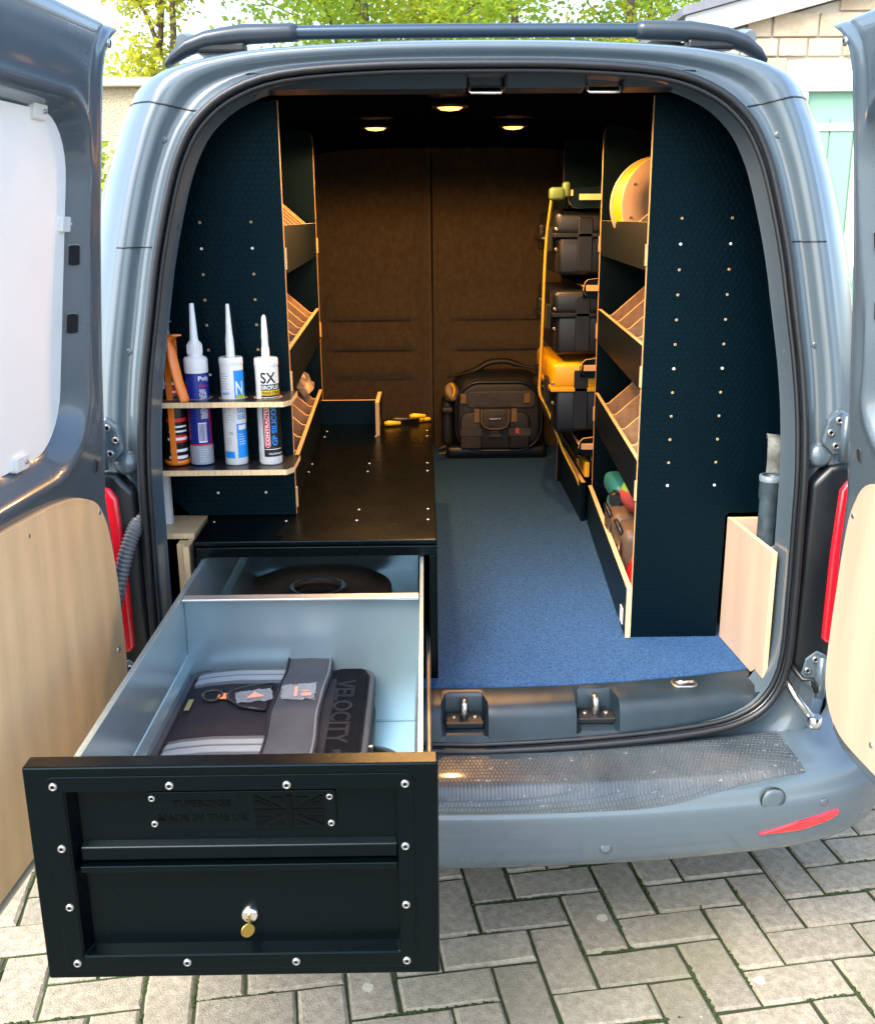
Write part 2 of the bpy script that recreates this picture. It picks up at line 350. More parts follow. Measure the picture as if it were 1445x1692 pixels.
DOME = MB().lathe([(.006, 0), (.0055, .002), (.003, .0035), (0, .004)], n=14, cap=False).mesh('dome_screw', STEEL)
PLUG = MB().lathe([(.0065, 0), (.006, .001), (.003, .0014), (0, .0014)], n=14, cap=False).mesh('body_plug', PAINT)
FACE_Y = (R(90), 0, 0)      # disc axis turned to -y

# ------------------------------------------------------------------ ground
def ground():
    o = MB().grid([[(x, y, -.014) for x in (-60, 60)] for y in (-40, 80)], sm=False).build('ground', mat('tarmac_ground', (.16, .15, .13), .95, var=.25, vs=3, bump=.6, bs=60)); tag(o, kind='structure')
    d = MB().grid([[(x, y, -.007) for x in (-3.4, 3.4)] for y in (-3.2, 3.2)], sm=False).build('driveway', JOINT); tag(d, kind='structure')
    W = .104; ang = R(8.5); ca, sa = math.cos(ang), math.sin(ang); variants = []
    rnd = random.Random(3)
    for k in range(6):
        mb = MB(); L, B, g, c, zz = W, W / 2, .0036, .006, .0
        def lp(i, z): 
            out = []
            for (x, y) in ((-L + g + i, -B + g + i), (L - g - i, -B + g + i), (L - g - i, B - g - i), (-L + g + i, B - g - i)):
                # chipped, slightly uneven edges
                for q in range(1): out.append((x + rnd.uniform(-.0014, .0014), y + rnd.uniform(-.0014, .0014), z + rnd.uniform(-.0006, .0006)))
            P = []
            for a in range(4):
                p, q = out[a], out[(a + 1) % 4]; P.append(p)
                for tt in (.33, .67): P.append(tuple(p[e] + (q[e] - p[e]) * tt + (rnd.uniform(-.0012, .0012) if e < 2 else rnd.uniform(-.0005, .0005)) for e in range(3)))
            return P
        a, b, d_ = lp(0, -.05), lp(0, -c * .9), lp(c, 0)
        mb.grid([a, b, d_], True, sm=False); n = 12; mb.face([2 * n + i for i in range(n)])
        variants.append(mb.mesh('paver', PAVER))
    rest = MB(); cnt = 0; moss = MB()
    for i in range(-34, 34):
        for j in range(-34, 34):
            k = (i - j) % 4
            if k not in (0, 3): continue
            cx, cy = ((i + 1) * W, (j + .5) * W) if k == 0 else ((i + .5) * W, (j + 1) * W)
            x = cx * ca - cy * sa + .02; y = cx * sa + cy * ca + .03
            if abs(x) > 3.1 or abs(y) > 3: continue
            rz = ang + (0 if k == 0 else math.pi / 2) + (math.pi if rnd.random() < .5 else 0) + rnd.uniform(-.008, .008)
            dz = rnd.uniform(-.0025, .0015)
            if -1.42 < x < 1.5 and -.62 < y < .86:
                inst('paver', rnd.choice(variants), d, (x, y, dz), (rnd.uniform(-.006, .006), rnd.uniform(-.006, .006), rz)); cnt += 1
            else:
                c, s_ = math.cos(rz), math.sin(rz); me = variants[0]
                rest.add([(x + v.co.x * c - v.co.y * s_, y + v.co.x * s_ + v.co.y * c, v.co.z + dz) for v in me.vertices], [tuple(p.vertices) for p in me.polygons])
            # tufts of moss along some joints
            if -1.3 < x < 1.4 and -.5 < y < .8 and rnd.random() < .75:
                ln = rnd.uniform(.04, .19); st = rnd.uniform(-.1, .1 - ln + .05); off = rnd.choice((-1, 1)) * W / 2
                for q in range(int(ln / .006)):
                    px, py = st + q * .006, off + rnd.uniform(-.0025, .0025); c, s_ = math.cos(rz), math.sin(rz); r_ = rnd.uniform(.0025, .0055); X, Y = x + px * c - py * s_, y + px * s_ + py * c
                    moss.lathe([(r_, 0), (r_ * .8, r_ * .5), (0, r_ * .75)], (X, Y, -.005), 5, cap=False)
    r = rest.build('paver_field', PAVER, d); tag(r, kind='stuff')
    if moss.v: m = moss.build('moss', MOSS, d); tag(m, kind='stuff')
    return cnt
ground()

# ------------------------------------------------------------------ the van
VAN = thing('van', 'grey panel van seen from behind with both rear doors open', 'van', (0, 2.0, 0))
def lean(z): return max(0, .105 * (z - 1.05) / .78)
def yb(x, z):
    k = smooth(.72, .52, z); return lean(z) + k * (-.05 + .05 * (x / .62) ** 2)
H_OP = [(0, .503), (.25, .511), (.467, .525), (.56, .545), (.612, .585), (.638, .66), (.641, .80), (.639, .96), (.636, 1.13), (.626, 1.25), (.608, 1.37), (.590, 1.48), (.564, 1.59), (.541, 1.66), (.506, 1.72), (.445, 1.768), (.35, 1.799), (.18, 1.812), (0, 1.814)]
H_OUT = [(0, .42), (.27, .42), (.52, .42), (.64, .425), (.70, .47), (.716, .6), (.722, .8), (.724, .96), (.720, 1.13), (.712, 1.25), (.695, 1.37), (.676, 1.48), (.652, 1.59), (.632, 1.66), (.606, 1.735), (.56, 1.805), (.42, 1.84), (.2, 1.854), (0, 1.857)]
H_FULL = [(0, .30), (.3, .28), (.6, .28), (.78, .28), (.84, .35), (.872, .55), (.885, .8), (.888, .96), (.882, 1.13), (.868, 1.25), (.848, 1.37), (.826, 1.48), (.797, 1.59), (.77, 1.66), (.735, 1.74), (.67, 1.82), (.5, 1.868), (.25, 1.890), (0, 1.894)]
H_LIN = [(0, .555), (.25, .555), (.5, .555), (.6, .56), (.66, .6), (.70, .7), (.72, .85), (.72, .96), (.72, 1.13), (.715, 1.25), (.70, 1.37), (.685, 1.48), (.66, 1.59), (.64, 1.66), (.60, 1.73), (.54, 1.785), (.4, 1.81), (.2, 1.815), (0, 1.815)]
NH = 64
def loop(h):
    p = cr(h, NH); return p + [(-x, z) for x, z in p[-2:0:-1]]
OP, OUT, FULL, LIN = loop(H_OP), loop(H_OUT), loop(H_FULL), loop(H_LIN)
def inset(L, d): return [(x * (1 - d / .64), 1.155 + (z - 1.155) * (1 - d / .66)) for x, z in L]
def mix(A, B, t): return [(a[0] + (b[0] - a[0]) * t, a[1] + (b[1] - a[1]) * t) for a, b in zip(A, B)]
def van_body():
    rows = []
    def ring(L, dy): rows.append([(x, yb(x, z) + dy, z) for x, z in L])
    ring(inset(OP, .016), .085); ring(inset(OP, .014), .08); ring(inset(OP, .011), .03); ring(inset(OP, .006), .003); ring(OP, -.004)
    for f, dy in ((.10, -.004), (.16, .006), (.22, .024), (.34, .030), (.5, .030), (.58, .018), (.66, .012), (.86, .010), (.95, .012), (1, .018)): ring(mix(OP, OUT, f), dy)
    for f, dy in ((.07, .026), (.18, .042), (.34, .075), (.52, .13), (.70, .21), (.84, .31), (.94, .45), (.985, .62)): ring(mix(OUT, FULL, f), dy)
    for y, zt, xs in ((.9, 1, 1), (1.6, 1, 1.003), (2.3, 1, 1.0), (2.8, .99, .99), (3.05, .965, .98), (3.35, .86, .97), (3.75, .53, .96), (4.2, .45, .93), (4.5, .36, .86), (4.58, .22, .78)):
        rows.append([(x * xs, y, .28 + (z - .28) * zt) for x, z in FULL])
    mb = MB(); mb.grid(rows, True); n = len(rows[0]); o = (len(rows) - 1) * n; mb.face([o + i for i in range(n)], 0, True)
    mb.build('body', PAINT, VAN)
    jc = min(range(NH), key=lambda j: abs(OP[j][1] - 1.735) + abs(OP[j][0] - .49) ); jl = min(range(NH), key=lambda j: abs(OP[j][1] - 1.50) if OP[j][0] > .5 else 9)
    for sg in (0, 1):
        J = lambda j: j if sg == 0 else (n - j) % n
        MB().tube([Vector(rows[k][J(jc)]) + Vector((0, -.0004, 0)) for k in range(6, 19)], .0017, 5).build('panel_seam', RUBBER, VAN)
        MB().tube([Vector(rows[k][J(jl)]) + Vector((0, -.0003, 0)) for k in range(7, 14)], .0015, 5).build('panel_seam', RUBBER, VAN)
        j2 = jl - 6; inst('body_plug', PLUG, VAN, Vector(rows[9][J(j2)]) + Vector((0, -.001, 0)), FACE_Y); inst('body_plug', PLUG, VAN, Vector(rows[9][J(jl + 8)]) + Vector((0, -.001, 0)), FACE_Y)
    # black lining from the flange to the bulkhead
    rows = [[(x, yb(x, z) + .086, z) for x, z in inset(OP, .0155)], [(x, .20 + lean(z) * .5, z) for x, z in mix(inset(OP, .016), LIN, .7)], [(x, .30, z) for x, z in LIN], [(x, 2.47, z) for x, z in LIN]]
    MB().grid(rows, True).build('lining', LINER, VAN)
    # seals
    sp = [(x, yb(x, z) - .008, z) for x, z in inset(OP, -.001)]
    MB().tube(sp, .0075, 8, True).build('door_seal', RUBBER, VAN)
    sp = [(x, yb(x, z) + .001, z) for x, z in inset(OP, .010)]
    MB().tube(sp, .0055, 8, True).build('door_seal', RUBBER, VAN)
    # load floor
    MB().box(-.66, .66, .07, 2.46, .560, .580).build('load_floor', PHENL, VAN)
van_body()

def bulkhead():
    rows = []; X = [-.74 + i * .01 for i in range(149)]; Z = [.56 + i * .0125 for i in range(103)]
    for z in Z:
        r = []
        for x in X:
            d = 0
            d += .035 * math.exp(-((x + .062) / .010) ** 2) - .022 * smooth(-.12, -.075, x) * (1 - smooth(-.05, -.04, x))
            for zc, wd, a in ((1.19, .055, -.040), (1.06, .05, -.036), (.94, .05, -.034)):
                k = smooth(-.52, -.46, x) * (1 - smooth(-.16, -.12, x)) + smooth(0, .05, x) * (1 - smooth(.42, .48, x))
                d += a * k * smooth(zc - wd, zc - wd * .75, z) * (1 - smooth(zc + wd * .0, zc + wd, z))
            d += .004 * math.sin(x * 7 + 1) * math.sin(z * 5)
            r.append((x, 2.44 + d, z))
        rows.append(r)
    b = MB().grid(rows).build('bulkhead', FELT, VAN)
    MB().tube([(-.062, 2.449, .6), (-.062, 2.449, 1.80)], .004, 6).build('seam', LINER, b)
bulkhead()

def header():
    h = None
    prof = [(.125, 1.806), (.15, 1.779), (.195, 1.773), (.205, 1.806)]
    for x0, x1, pr in ((-.42, -.008, prof), (.064, .216, prof), (.286, .42, prof), (-.008, .064, [(.165, 1.806), (.18, 1.788), (.20, 1.784), (.206, 1.806)]), (.216, .286, [(.165, 1.806), (.18, 1.788), (.20, 1.784), (.206, 1.806)])):
        e = MB().prism(pr, 'x', x0, x1)
        o = e.build('header_trim', PLASTIC, VAN, bevel=.005)
    for xc in (.028, .251):
        MB().tube([(xc - .031, .17, 1.79), (xc - .031, .152, 1.775), (xc - .028, .149, 1.771), (xc + .028, .149, 1.771), (xc + .031, .152, 1.775), (xc + .031, .17, 1.79)], .0032, 8).build('latch_striker', CHROME, VAN)
header()

# --- sill step
def bow(x): return .08 * (x / .62) ** 2
def sill():
    t = tag(MB().build('sill_trim', PLASTIC, VAN)); bpy.data.objects.remove(t)
    mb = MB(); rec = [(-.068, .028), (.208, .298)]
    FULLP = [(.062, .560), (.060, .588), (.045, .592), (-.012, .590), (-.032, .582), (-.042, .565), (-.046, .528), (-.052, .514)]
    RECP = [(.062, .560), (.060, .588), (.045, .592), (.034, .590), (.028, .580), (.024, .548), (-.044, .532), (-.052, .514)]
    xs = sorted(set([-.616 + i * 1.232 / 63 for i in range(64)] + [-.0681, -.058, .018, .0281, .2079, .218, .288, .2981]))
    def inr(x):
        k = 0
        for a, b in rec: k = max(k, smooth(a - .0006, a + .010, x) * (1 - smooth(b - .010, b + .0006, x)))
        return k
    rows = []
    for x in xs:
        k = inr(x); e = smooth(.54, .62, abs(x))
        rows.append([(x, (a[0] * (1 - k) + b[0] * k) + bow(x) * (1 if i < 3 else .86), (a[1] * (1 - k) + b[1] * k) + (.03 * e if i > 4 else 0) + .002 * math.sin(x * 190) * (1 if (i == 2 and .06 < abs(x) < .44) else 0)) for i, (a, b) in enumerate(zip(FULLP, RECP))])
    mb.grid(rows)
    s = mb.build('sill_trim', PLASTIC, VAN); m = s.modifiers.new('edge', 'EDGE_SPLIT'); m.split_angle = R(50)
    for a, b in rec:
        xc = (a + b) / 2; y = bow(xc)
        MB().prism([(xc - .036, y + .018), (xc + .036, y + .018), (xc + .040, y - .028), (xc - .040, y - .028)], 'z', .538, .552).build('latch_plate', BLACKP, s, bevel=.003)
        MB().tube([(xc, y - .006, .54), (xc, y - .006, .572), (xc, y - .004, .579), (xc, y + .004, .582), (xc, y + .016, .582), (xc, y + .02, .57), (xc, y + .02, .55)], .0065, 10, flat=1.2).build('latch_hook', STEEL, s)
        for d in (-.022, .022): inst('screw', RIVET, s, (xc + d, y - .004, .552), scale=.9)
    # tie-down eye
    xc, y = .447, bow(.447) + .016
    MB().prism(rrect(xc - .027, xc + .027, y - .019, y + .019, .014), 'z', .590, .5955).build('tie_down_rim', STEEL, s, bevel=.002)
    MB().prism(rrect(xc - .021, xc + .021, y - .013, y + .013, .010), 'z', .5945, .5962).build('tie_down_cup', BLACKP, s)
    MB().tube([(xc - .019, y - .002, .5965), (xc + .019, y - .002, .5965)], .0045, 8).build('tie_down_bar', CHROME, s)
sill()

# --- bumper
_bh = [(.3, .012), (.56, .044), (.67, .072), (.735, .115), (.778, .19), (.798, .33), (.81, .5), (.82, .75)]
BASE = [(-a, b) for a, b in _bh[::-1]] + [(0, 0)] + _bh
NB = 321
BSEC = [(.030, .495), (.050, .500), (.10, .490), (.137, .480), (.152, .472), (.164, .455), (.173, .430), (.178, .412), (.176, .378), (.168, .335), (.155, .303), (.12, .280), (.0, .262)]
BC = cr(BASE, NB)
def bnorm(i):
    a, b = BC[max(0, i - 1)], BC[min(NB - 1, i + 1)]; t = Vector((b[0] - a[0], b[1] - a[1])).normalized(); return Vector((t.y, -t.x))
def bpt(i, d, z): n = bnorm(i); return (BC[i][0] + n.x * d, BC[i][1] + n.y * d, z)
def bump_at(x):
    return min(range(NB), key=lambda i: abs(bpt(i, .17, 0)[0] - x) if BC[i][1] < .3 else 9)
def bumper():
    sec = cr(BSEC, 49)
    o = MB().grid([[bpt(i, d * (1 if BC[i][1] < .12 else max(.45, 1 - (BC[i][1] - .12) * 1.6)), z) for d, z in sec] for i in range(NB)]).build('bumper', PAINT, VAN)
    i0, i1 = bump_at(-.66), bump_at(.665)
    fs = [p for p in cr(BSEC, 49) if .428 < p[1] and p[0] > .045]
    rows = []
    for i in range(i0, i1 + 1):
        fr_ = 1 - .34 * smooth(.30, .66, abs(bpt(i, .17, 0)[0])); K_ = len(fs) - 1; rw = []
        for k in range(K_ + 1):
            u = k / K_ * fr_ * K_; a = min(int(u), K_ - 1); d, z = (fs[a][e] + (fs[a + 1][e] - fs[a][e]) * (u - a) for e in (0, 1)); rw.append(bpt(i, d + .0016, z + .0016 * (1 if d < .15 else .3)))
        rows.append(rw)
    f = MB().grid(rows).build('bumper_protector', FILM, o)
    # red reflectors
    for sg in (-1, 1):
        ids = [i for i in range(NB) if .565 < sg * bpt(i, .17, 0)[0] < .735 and BC[i][1] < .3]; rows = []; n = len(ids)
        for k, i in enumerate(ids if sg > 0 else ids[::-1]):
            u = k / (n - 1); hz = .002 + .0105 * min(1, u * 2.5) * (1 - .4 * smooth(.85, 1, u)); zc = .350 + .017 * u + .006 * u * u
            def sf(z):
                for (d0, z0), (d1, z1) in zip(BSEC[6:], BSEC[7:]):
                    if z1 <= z <= z0: return d0 + (d1 - d0) * (z0 - z) / (z0 - z1)
                return .17
            rows.append([bpt(i, sf(zc + q_ * hz) + o_, zc + q_ * hz) for q_, o_ in ((1, -.004), (.98, .003), (.8, .0045), (.4, .0052), (0, .0054), (-.4, .0052), (-.8, .0045), (-.98, .003), (-1, -.004))])
        MB().grid(rows).build('reflector', TAIL, o)
    for x, z, r in ((.249, .345, .0115), (-.30, .345, .0115), (.70, .405, .010), (.583, .428, .026), (-.70, .405, .010)):
        i = bump_at(x); n = bnorm(i); dd = .1765 if z < .4 else .1775; dd = .1715 if z < .36 else dd; p = bpt(i, dd, z); ax = (n.x, n.y, .18 if z < .37 else -.05)
        MB().lathe([(r, -.004), (r, .0006), (r * .95, .0007), (r * .94, -.001)], p, 22, ax=ax, cap=False).build('sensor_ring' if r < .02 else 'tow_cover_rim', BLACKP, o)
        MB().lathe([(r * .93, -.003), (r * .925, .0009), (r * .5, .0012), (0, .0013)], p, 22, ax=ax, cap=False).build('parking_sensor' if r < .02 else 'tow_cover', PAINT, o)
bumper()

# --- tail lights, hinges, stops, hose, door check
def tail(sg):
    hs = []
    poly = [(-.02, .70), (.02, .695), (.06, .70), (.075, .76), (.085, .9), (.085, 1.0), (.07, 1.05), (.03, 1.07), (-.005, 1.06), (-.02, 1.02), (-.028, .9)]
    # the housing fills the corner beside the seal
    hp = [(sg * .652, .64), (sg * .73, .62), (sg * .80, .66), (sg * .815, .9), (sg * .805, 1.06), (sg * .75, 1.085), (sg * .69, 1.075), (sg * .656, 1.04)]
    h = MB().prism(hp, 'y', -.002, .075).build('tail_light', TRIM, VAN, bevel=.012, seg=3)
    o_ = .0 if sg > 0 else -.022
    lens = [(sg * (.704 + o_), .72), (sg * (.712 + o_), .708), (sg * .74, .705), (sg * .79, .72), (sg * .80, .9), (sg * .795, 1.02), (sg * .76, 1.05), (sg * (.725 + o_), 1.05), (sg * (.711 + o_), 1.03), (sg * (.705 + o_), .9)]
    MB().prism(lens, 'y', -.012, .05).build('lens', TAIL, h, bevel=.008, seg=3)
    ins = [(sg * .718, .735), (sg * .78, .74), (sg * .785, .80), (sg * .720, .80)]
    MB().prism(ins, 'y', -.0138, .01).build('lens_panel', mat('orange_lens', (.5, .06, .01), .15, coat=1), h, bevel=.002)
for sg in (-1, 1): tail(sg)
def hardware():
    for sg in (-1, 1):
        for z0 in (1.135, .64):
            hx = sg * .690
            pl = MB().prism([(hx - sg * .022, z0 - .012), (hx - sg * .014, z0 + .034), (hx + sg * .008, z0 + .052), (hx + sg * .03, z0 + .04), (hx + sg * .03, z0 - .03), (hx + sg * .002, z0 - .036)], 'y', -.004, .014).build('hinge', PAINT, VAN, bevel=.004)
            for dx, dz in ((-.008, .008), (.006, .032), (.004, -.018)): inst('bolt', RIVET, pl, (hx + sg * dx, -.004, z0 + dz), FACE_Y, scale=1.35)
            MB().lathe([(.010, -.045), (.010, .045)], (sg * .705, -.02, z0), 12).build('hinge_pin', PAINT, pl)
        MB().lathe([(.024, 0), (.023, .022), (.017, .030), (0, .031)], (sg * .672, .034, 1.092), 20, ax=(0, -1, .15), cap=False).build('door_stop', PAINT, VAN)
    # corrugated wiring hose to the left door
    p = cr([(-.650, .035, .985), (-.658, -.004, .972), (-.672, -.026, .935), (-.688, -.036, .88), (-.703, -.045, .82)], 110)
    MB().tube(p, [.0155 if (i // 2) % 2 else .0125 for i in range(110)], 14).build('wiring_hose', mat('hose_rubber', (.10, .105, .11), .4), VAN)
    # door check arm and lower hinge at the right
    MB().tube([(.640, .012, .628), (.662, -.01, .590), (.690, -.045, .555)], .0075, 8).build('door_check_arm', STEEL, VAN)
    MB().lathe([(.014, -.012), (.015, 0), (.014, .012)], (.690, -.045, .553), 14).build('door_check_knuckle', CHROME, VAN)
    MB().tube([(.648, .0, .66), (.668, -.02, .635), (.684, -.03, .64), (.694, -.03, .612)], .0055, 8).build('check_cable', BLACKP, VAN)
    MB().lathe([(.010, -.006), (.011, .004), (.006, .007), (.004, .003)], (.654, .018, .70), 14, ax=(0, -1, .1), cap=True).build('drain_plug', STEEL, VAN)
hardware()

# --- doors
T4 = math.tan(R(4))
def door(sg, width, ply, lab, win_s, details):
    def P(s, z, n=0): return (sg * (.68 - lean(z) + T4 * s - n), -.04 - s, z)
    E = [(.553, .20), (.556, .165), (.566, .125), (.585, .085), (.62, .066), (.66, .056), (.70, .052), (.76, .046), (.85, .040), (.95, .038), (1.06, .044), (1.18, .057), (1.3, .074), (1.42, .091), (1.52, .101), (1.62, .107), (1.70, .111), (1.765, .112), (1.80, .104), (1.825, .082), (1.838, .058), (1.846, .036)] if sg > 0 else [(.553, .20), (.556, .165), (.566, .125), (.585, .088), (.62, .062), (.66, .04), (.70, .030), (.76, .022), (.85, .017), (.95, .016), (1.06, .032), (1.18, .050), (1.3, .072), (1.42, .088), (1.52, .100), (1.62, .108), (1.70, .114), (1.765, .115), (1.80, .108), (1.825, .088), (1.838, .066), (1.846, .046)]
    def s0(z):
        for (za, a), (zb, b) in zip(E, E[1:]):
            if z <= zb: return a + (b - a) * max(0, (z - za) / (zb - za))
        return E[-1][1]
    zs = [.553 + .0015, .556, .56, .566, .574] + [.585 + i * .007 for i in range(177)] + [1.826, 1.834, 1.840, 1.846]
    cs = sorted(set([0, .004, .009, .016, .025, .035] + [.045 + i * .005 for i in range(40)] + [.25 + i * .0145 for i in range(50)] + [.985, .993, 1]))
    w0, w1, wz0, wz1, wr = win_s
    def sdf(s, z):
        cx, cz, hx, hz = (w0 + w1) / 2, (wz0 + wz1) / 2, (w1 - w0) / 2, (wz1 - wz0) / 2
        qx, qz = abs(s - cx) - hx + wr, abs(z - cz) - hz + wr
        return math.hypot(max(qx, 0), max(qz, 0)) + min(max(qx, qz), 0) - wr
    band = .022
    def nn(s, z):
        e = min(s - s0(z), width - s, (1.848 - z) * 1.2, (z - .553) * 1.0)
        n = -.012 * (1 - smooth(0, .010, e)) - .004 * (1 - smooth(.010, .03, e))
        d = sdf(s, z); b = .040 + (band - .040) * smooth(1.18, 1.36, z)
        n -= .045 * (1 - smooth(0, b, d)) - .003 * math.exp(-((d - b) / .012) ** 2)
        # shallow pressed channel along the hinge side and a swage under the window
        n -= .006 * math.exp(-((s - s0(z) - .055) / .012) ** 2) * smooth(1.2, 1.3, z)
        return n
    rows = []
    for z in zs:
        a = s0(z); rows.append([P(a + (width - a) * c, z, nn(a + (width - a) * c, z)) for c in cs])
    D = bpy.data.objects.new('rear_door', None)
    mb = MB(); mb.grid(rows); n = len(cs); m = len(zs)
    back = [[P(s0(z) + (width - s0(z)) * c + .004, z, -.082) for c in cs] for z in zs]
    o2 = len(mb.v); mb.grid(back)
    for i in range(m - 1):
        for j in (0, n - 1): mb.face((i * n + j, (i + 1) * n + j, o2 + (i + 1) * n + j, o2 + i * n + j), 0, False)
    for j in range(n - 1):
        for i in (0, m - 1): mb.face((i * n + j, i * n + j + 1, o2 + i * n + j + 1, o2 + i * n + j), 0, False)
    D = mb.build('rear_door', PAINT, VAN); D['label'] = lab
    # window blank
    r = rrect(w0 - .002, w1, wz0 - .002, wz1 + .002, wr, 8)
    q = MB(); q.v = [P(s, z, -.037) for s, z in r] + [P(s, z, -.046) for s, z in r]; k = len(r); q.face(range(k)); q.face(range(k, 2 * k))
    for i in range(k): q.face((i, (i + 1) % k, k + (i + 1) % k, k + i))
    q.build('window_blank', WHITE, D)
    # plywood lower panel
    q = MB(); k = len(ply); q.v = [P(s, z, .0075) for s, z in ply] + [P(s, z, -.004) for s, z in ply]; q.face(range(k), 0); q.face(range(k, 2 * k), 0)
    for i in range(k): q.face((i, (i + 1) % k, k + (i + 1) % k, k + i), 1)
    q.build('plywood_panel', [DOORPLY if sg < 0 else PALEPLY, EDGE], D, bevel=.0015)
    # rubber along the edge
    ed = [P(s0(z) - .003, z, -.036) for z in zs[::3]]
    MB().tube([P(width * .98, .552, -.04), P(width * .6, .551, -.04), P(.28, .551, -.04)] + ed, .0085, 7).build('edge_rubber', RUBBER, D)
    for kind, s, z in details:
        c = Vector(P(s, z, nn(s, z))); nv = Vector((-sg, 0, 0))
        if kind == 'screw': inst('panel_screw', DOME, D, Vector(P(s, z, .0075)), (0, -sg * R(90), 0))
        elif kind == 'bolt': inst('bolt', RIVET, D, c + nv * .0005, (0, -sg * R(90), 0), scale=1.4)
        elif kind in ('slot', 'hole'):
            hs, hz = (.003, .018) if kind == 'slot' else (.009, .013); q = MB(); rr_ = rrect(s - hs, s + hs, z - hz, z + hz, hs * .98, 6); k = len(rr_)
            ko = .0025 if kind == 'slot' else 0; sc_ = lambda q_: [(s + (a - s) * q_, z + (b - z) * q_) for a, b in rr_]
            rw = [[P(a + ko, b, nn(a, b) + .0016) for a, b in rr_], [P(a + ko, b, nn(a, b) + .0022) for a, b in sc_(.9)], [P(a + ko, b, nn(a, b) + .0018) for a, b in sc_(.88)]]
            q.grid([rw[0], rw[1]], True, 0); q.v += rw[2]; q.face([2 * k + i for i in range(k)], 1); q.build('access_hole', [PAINT, DARKHOLE], D)
        elif kind == 'clip':
            q = MB(); rr_ = rrect(s - .022, s + .022, z - .012, z + .012, .004, 3); k = len(rr_); q.v = [P(a, b, -.030) for a, b in rr_] + [P(a, b, -.042) for a, b in rr_]; q.face(range(k)); q.face(range(k, 2 * k))
            for i in range(k): q.face((i, (i + 1) % k, k + (i + 1) % k, k + i))
            q.build('window_clip', WHITEP, D, bevel=.002); inst('bolt', RIVET, D, Vector(P(s - .01, z, -.0295)), (0, -sg * R(90), 0), scale=.7)
    return D
plyL = [(.80, 1.118)] + cr([(.56, 1.119), (.471, 1.118), (.317, 1.111), (.22, 1.098), (.168, 1.083), (.125, 1.066), (.097, 1.046), (.075, 1.01), (.062, .965), (.052, .90), (.048, .839), (.045, .731), (.058, .66), (.085, .625), (.14, .602), (.22, .594)], 50) + [(.80, .594)]
door(-1, .83, plyL, 'left rear door with white window blank and beech plywood lower panel', (.182, .74, 1.180, 1.700, .095),
     [('screw', .398, 1.088), ('screw', .109, 1.043), ('screw', .083, .764), ('screw', .09, .64), ('slot', .172, 1.492), ('slot', .172, 1.383), ('hole', .109, 1.127), ('clip', .182, 1.54), ('clip', .33, 1.185), ('clip', .29, 1.699), ('bolt', .118, 1.815)])
plyR = [(.44, 1.10)] + cr([(.24, 1.10), (.169, 1.094), (.123, 1.066), (.095, 1.018), (.082, .95), (.076, .894), (.068, .80), (.064, .715), (.068, .67), (.084, .636), (.11, .612), (.151, .595), (.2, .591)], 46) + [(.44, .591)]
door(1, .50, plyR, 'right rear door with pale plywood lower panel', (.165, .42, 1.18, 1.70, .08),
     [('screw', .11, 1.02), ('screw', .26, .64), ('slot', .154, 1.501), ('slot', .154, 1.39), ('hole', .116, 1.134), ('bolt', .105, 1.812), ('clip', .165, 1.53)])

# --- roof rails, cross bar
def roof():
    for sg in (-1, 1):
        p = cr([(sg * .577, .345, 1.892), (sg * .577, .37, 1.898), (sg * .577, .42, 1.904), (sg * .577, .55, 1.910), (sg * .575, 1.2, 1.915), (sg * .575, 2.2, 1.912), (sg * .58, 2.4, 1.88)], 40)
        MB().tube(p, .014, 10, flat=1.15).build('roof_rail', mat('silver_rail', (.30, .36, .40), .3, .7), VAN)
    bar = MB().tube([(x, .36, 1.9065 + .006 * math.cos(x * 2.4)) for x in [-.40 + i * .04 for i in range(21)]], .022, 16, flat=.62).build('roof_bar', mat('bar_alloy', (.04, .065, .09), .25, .5), VAN)
    for sg in (-1, 1):
        rows = []
        for x, z, a, b in ((.345, 1.911, .0245, .0165), (.36, 1.911, .027, .018), (.43, 1.909, .029, .019), (.455, 1.908, .030, .020), (.49, 1.904, .034, .019), (.53, 1.898, .036, .018), (.57, 1.885, .034, .017), (.60, 1.866, .028, .013), (.615, 1.852, .02, .008)):
            rows.append([(sg * x, .36 + a * math.cos(k * math.pi / 9), z + b * math.sin(k * math.pi / 9)) for k in range(18)])
        mb = MB(); mb.grid(rows, True); mb.face(range(18)); mb.face([8 * 18 + k for k in range(18)])
        f = mb.build('bar_foot', mat('bar_foot_plastic', (.032, .044, .055), .3, .1), bar)
        MB().box(sg * .50 - .05, sg * .50 + .05, .34, .38, 1.872, 1.892).build('clamp_pad', BLACKP, bar, bevel=.006)
roof()
def wheels():
    for sg in (-1, 1):
        for y in (.95, 3.75):
            c = (sg * .76, y, .315); t = MB()
            t.lathe([(.19, -.09), (.27, -.1), (.305, -.085), (.315, -.05), (.315, .05), (.305, .085), (.27, .1), (.19, .09)], c, 40, ax=(1, 0, 0), cap=False)
            o = t.build('wheel', RUBBER, VAN)
            MB().lathe([(.19, .085), (.18, .06), (.06, .05), (.05, .075), (0, .075)], c, 40, ax=(sg, 0, 0), cap=False).build('rim', STEEL, o)
wheels()

# ------------------------------------------------------------------ carpet
t = MB(); rows = []
for i in range(33):
    x = -.60 + i * 1.21 / 32; rows.append([(x, .060 + bow(x) + .004 * math.sin(i * 1.7), .586), (x, .064 + bow(x) + .004 * math.sin(i * 1.7), .592), (x, 2.435, .592)])
t.grid(rows, sm=False)
c = t.build('carpet', CARPET); tag(c, 'blue ribbed carpet covering the load floor of the van', 'carpet')

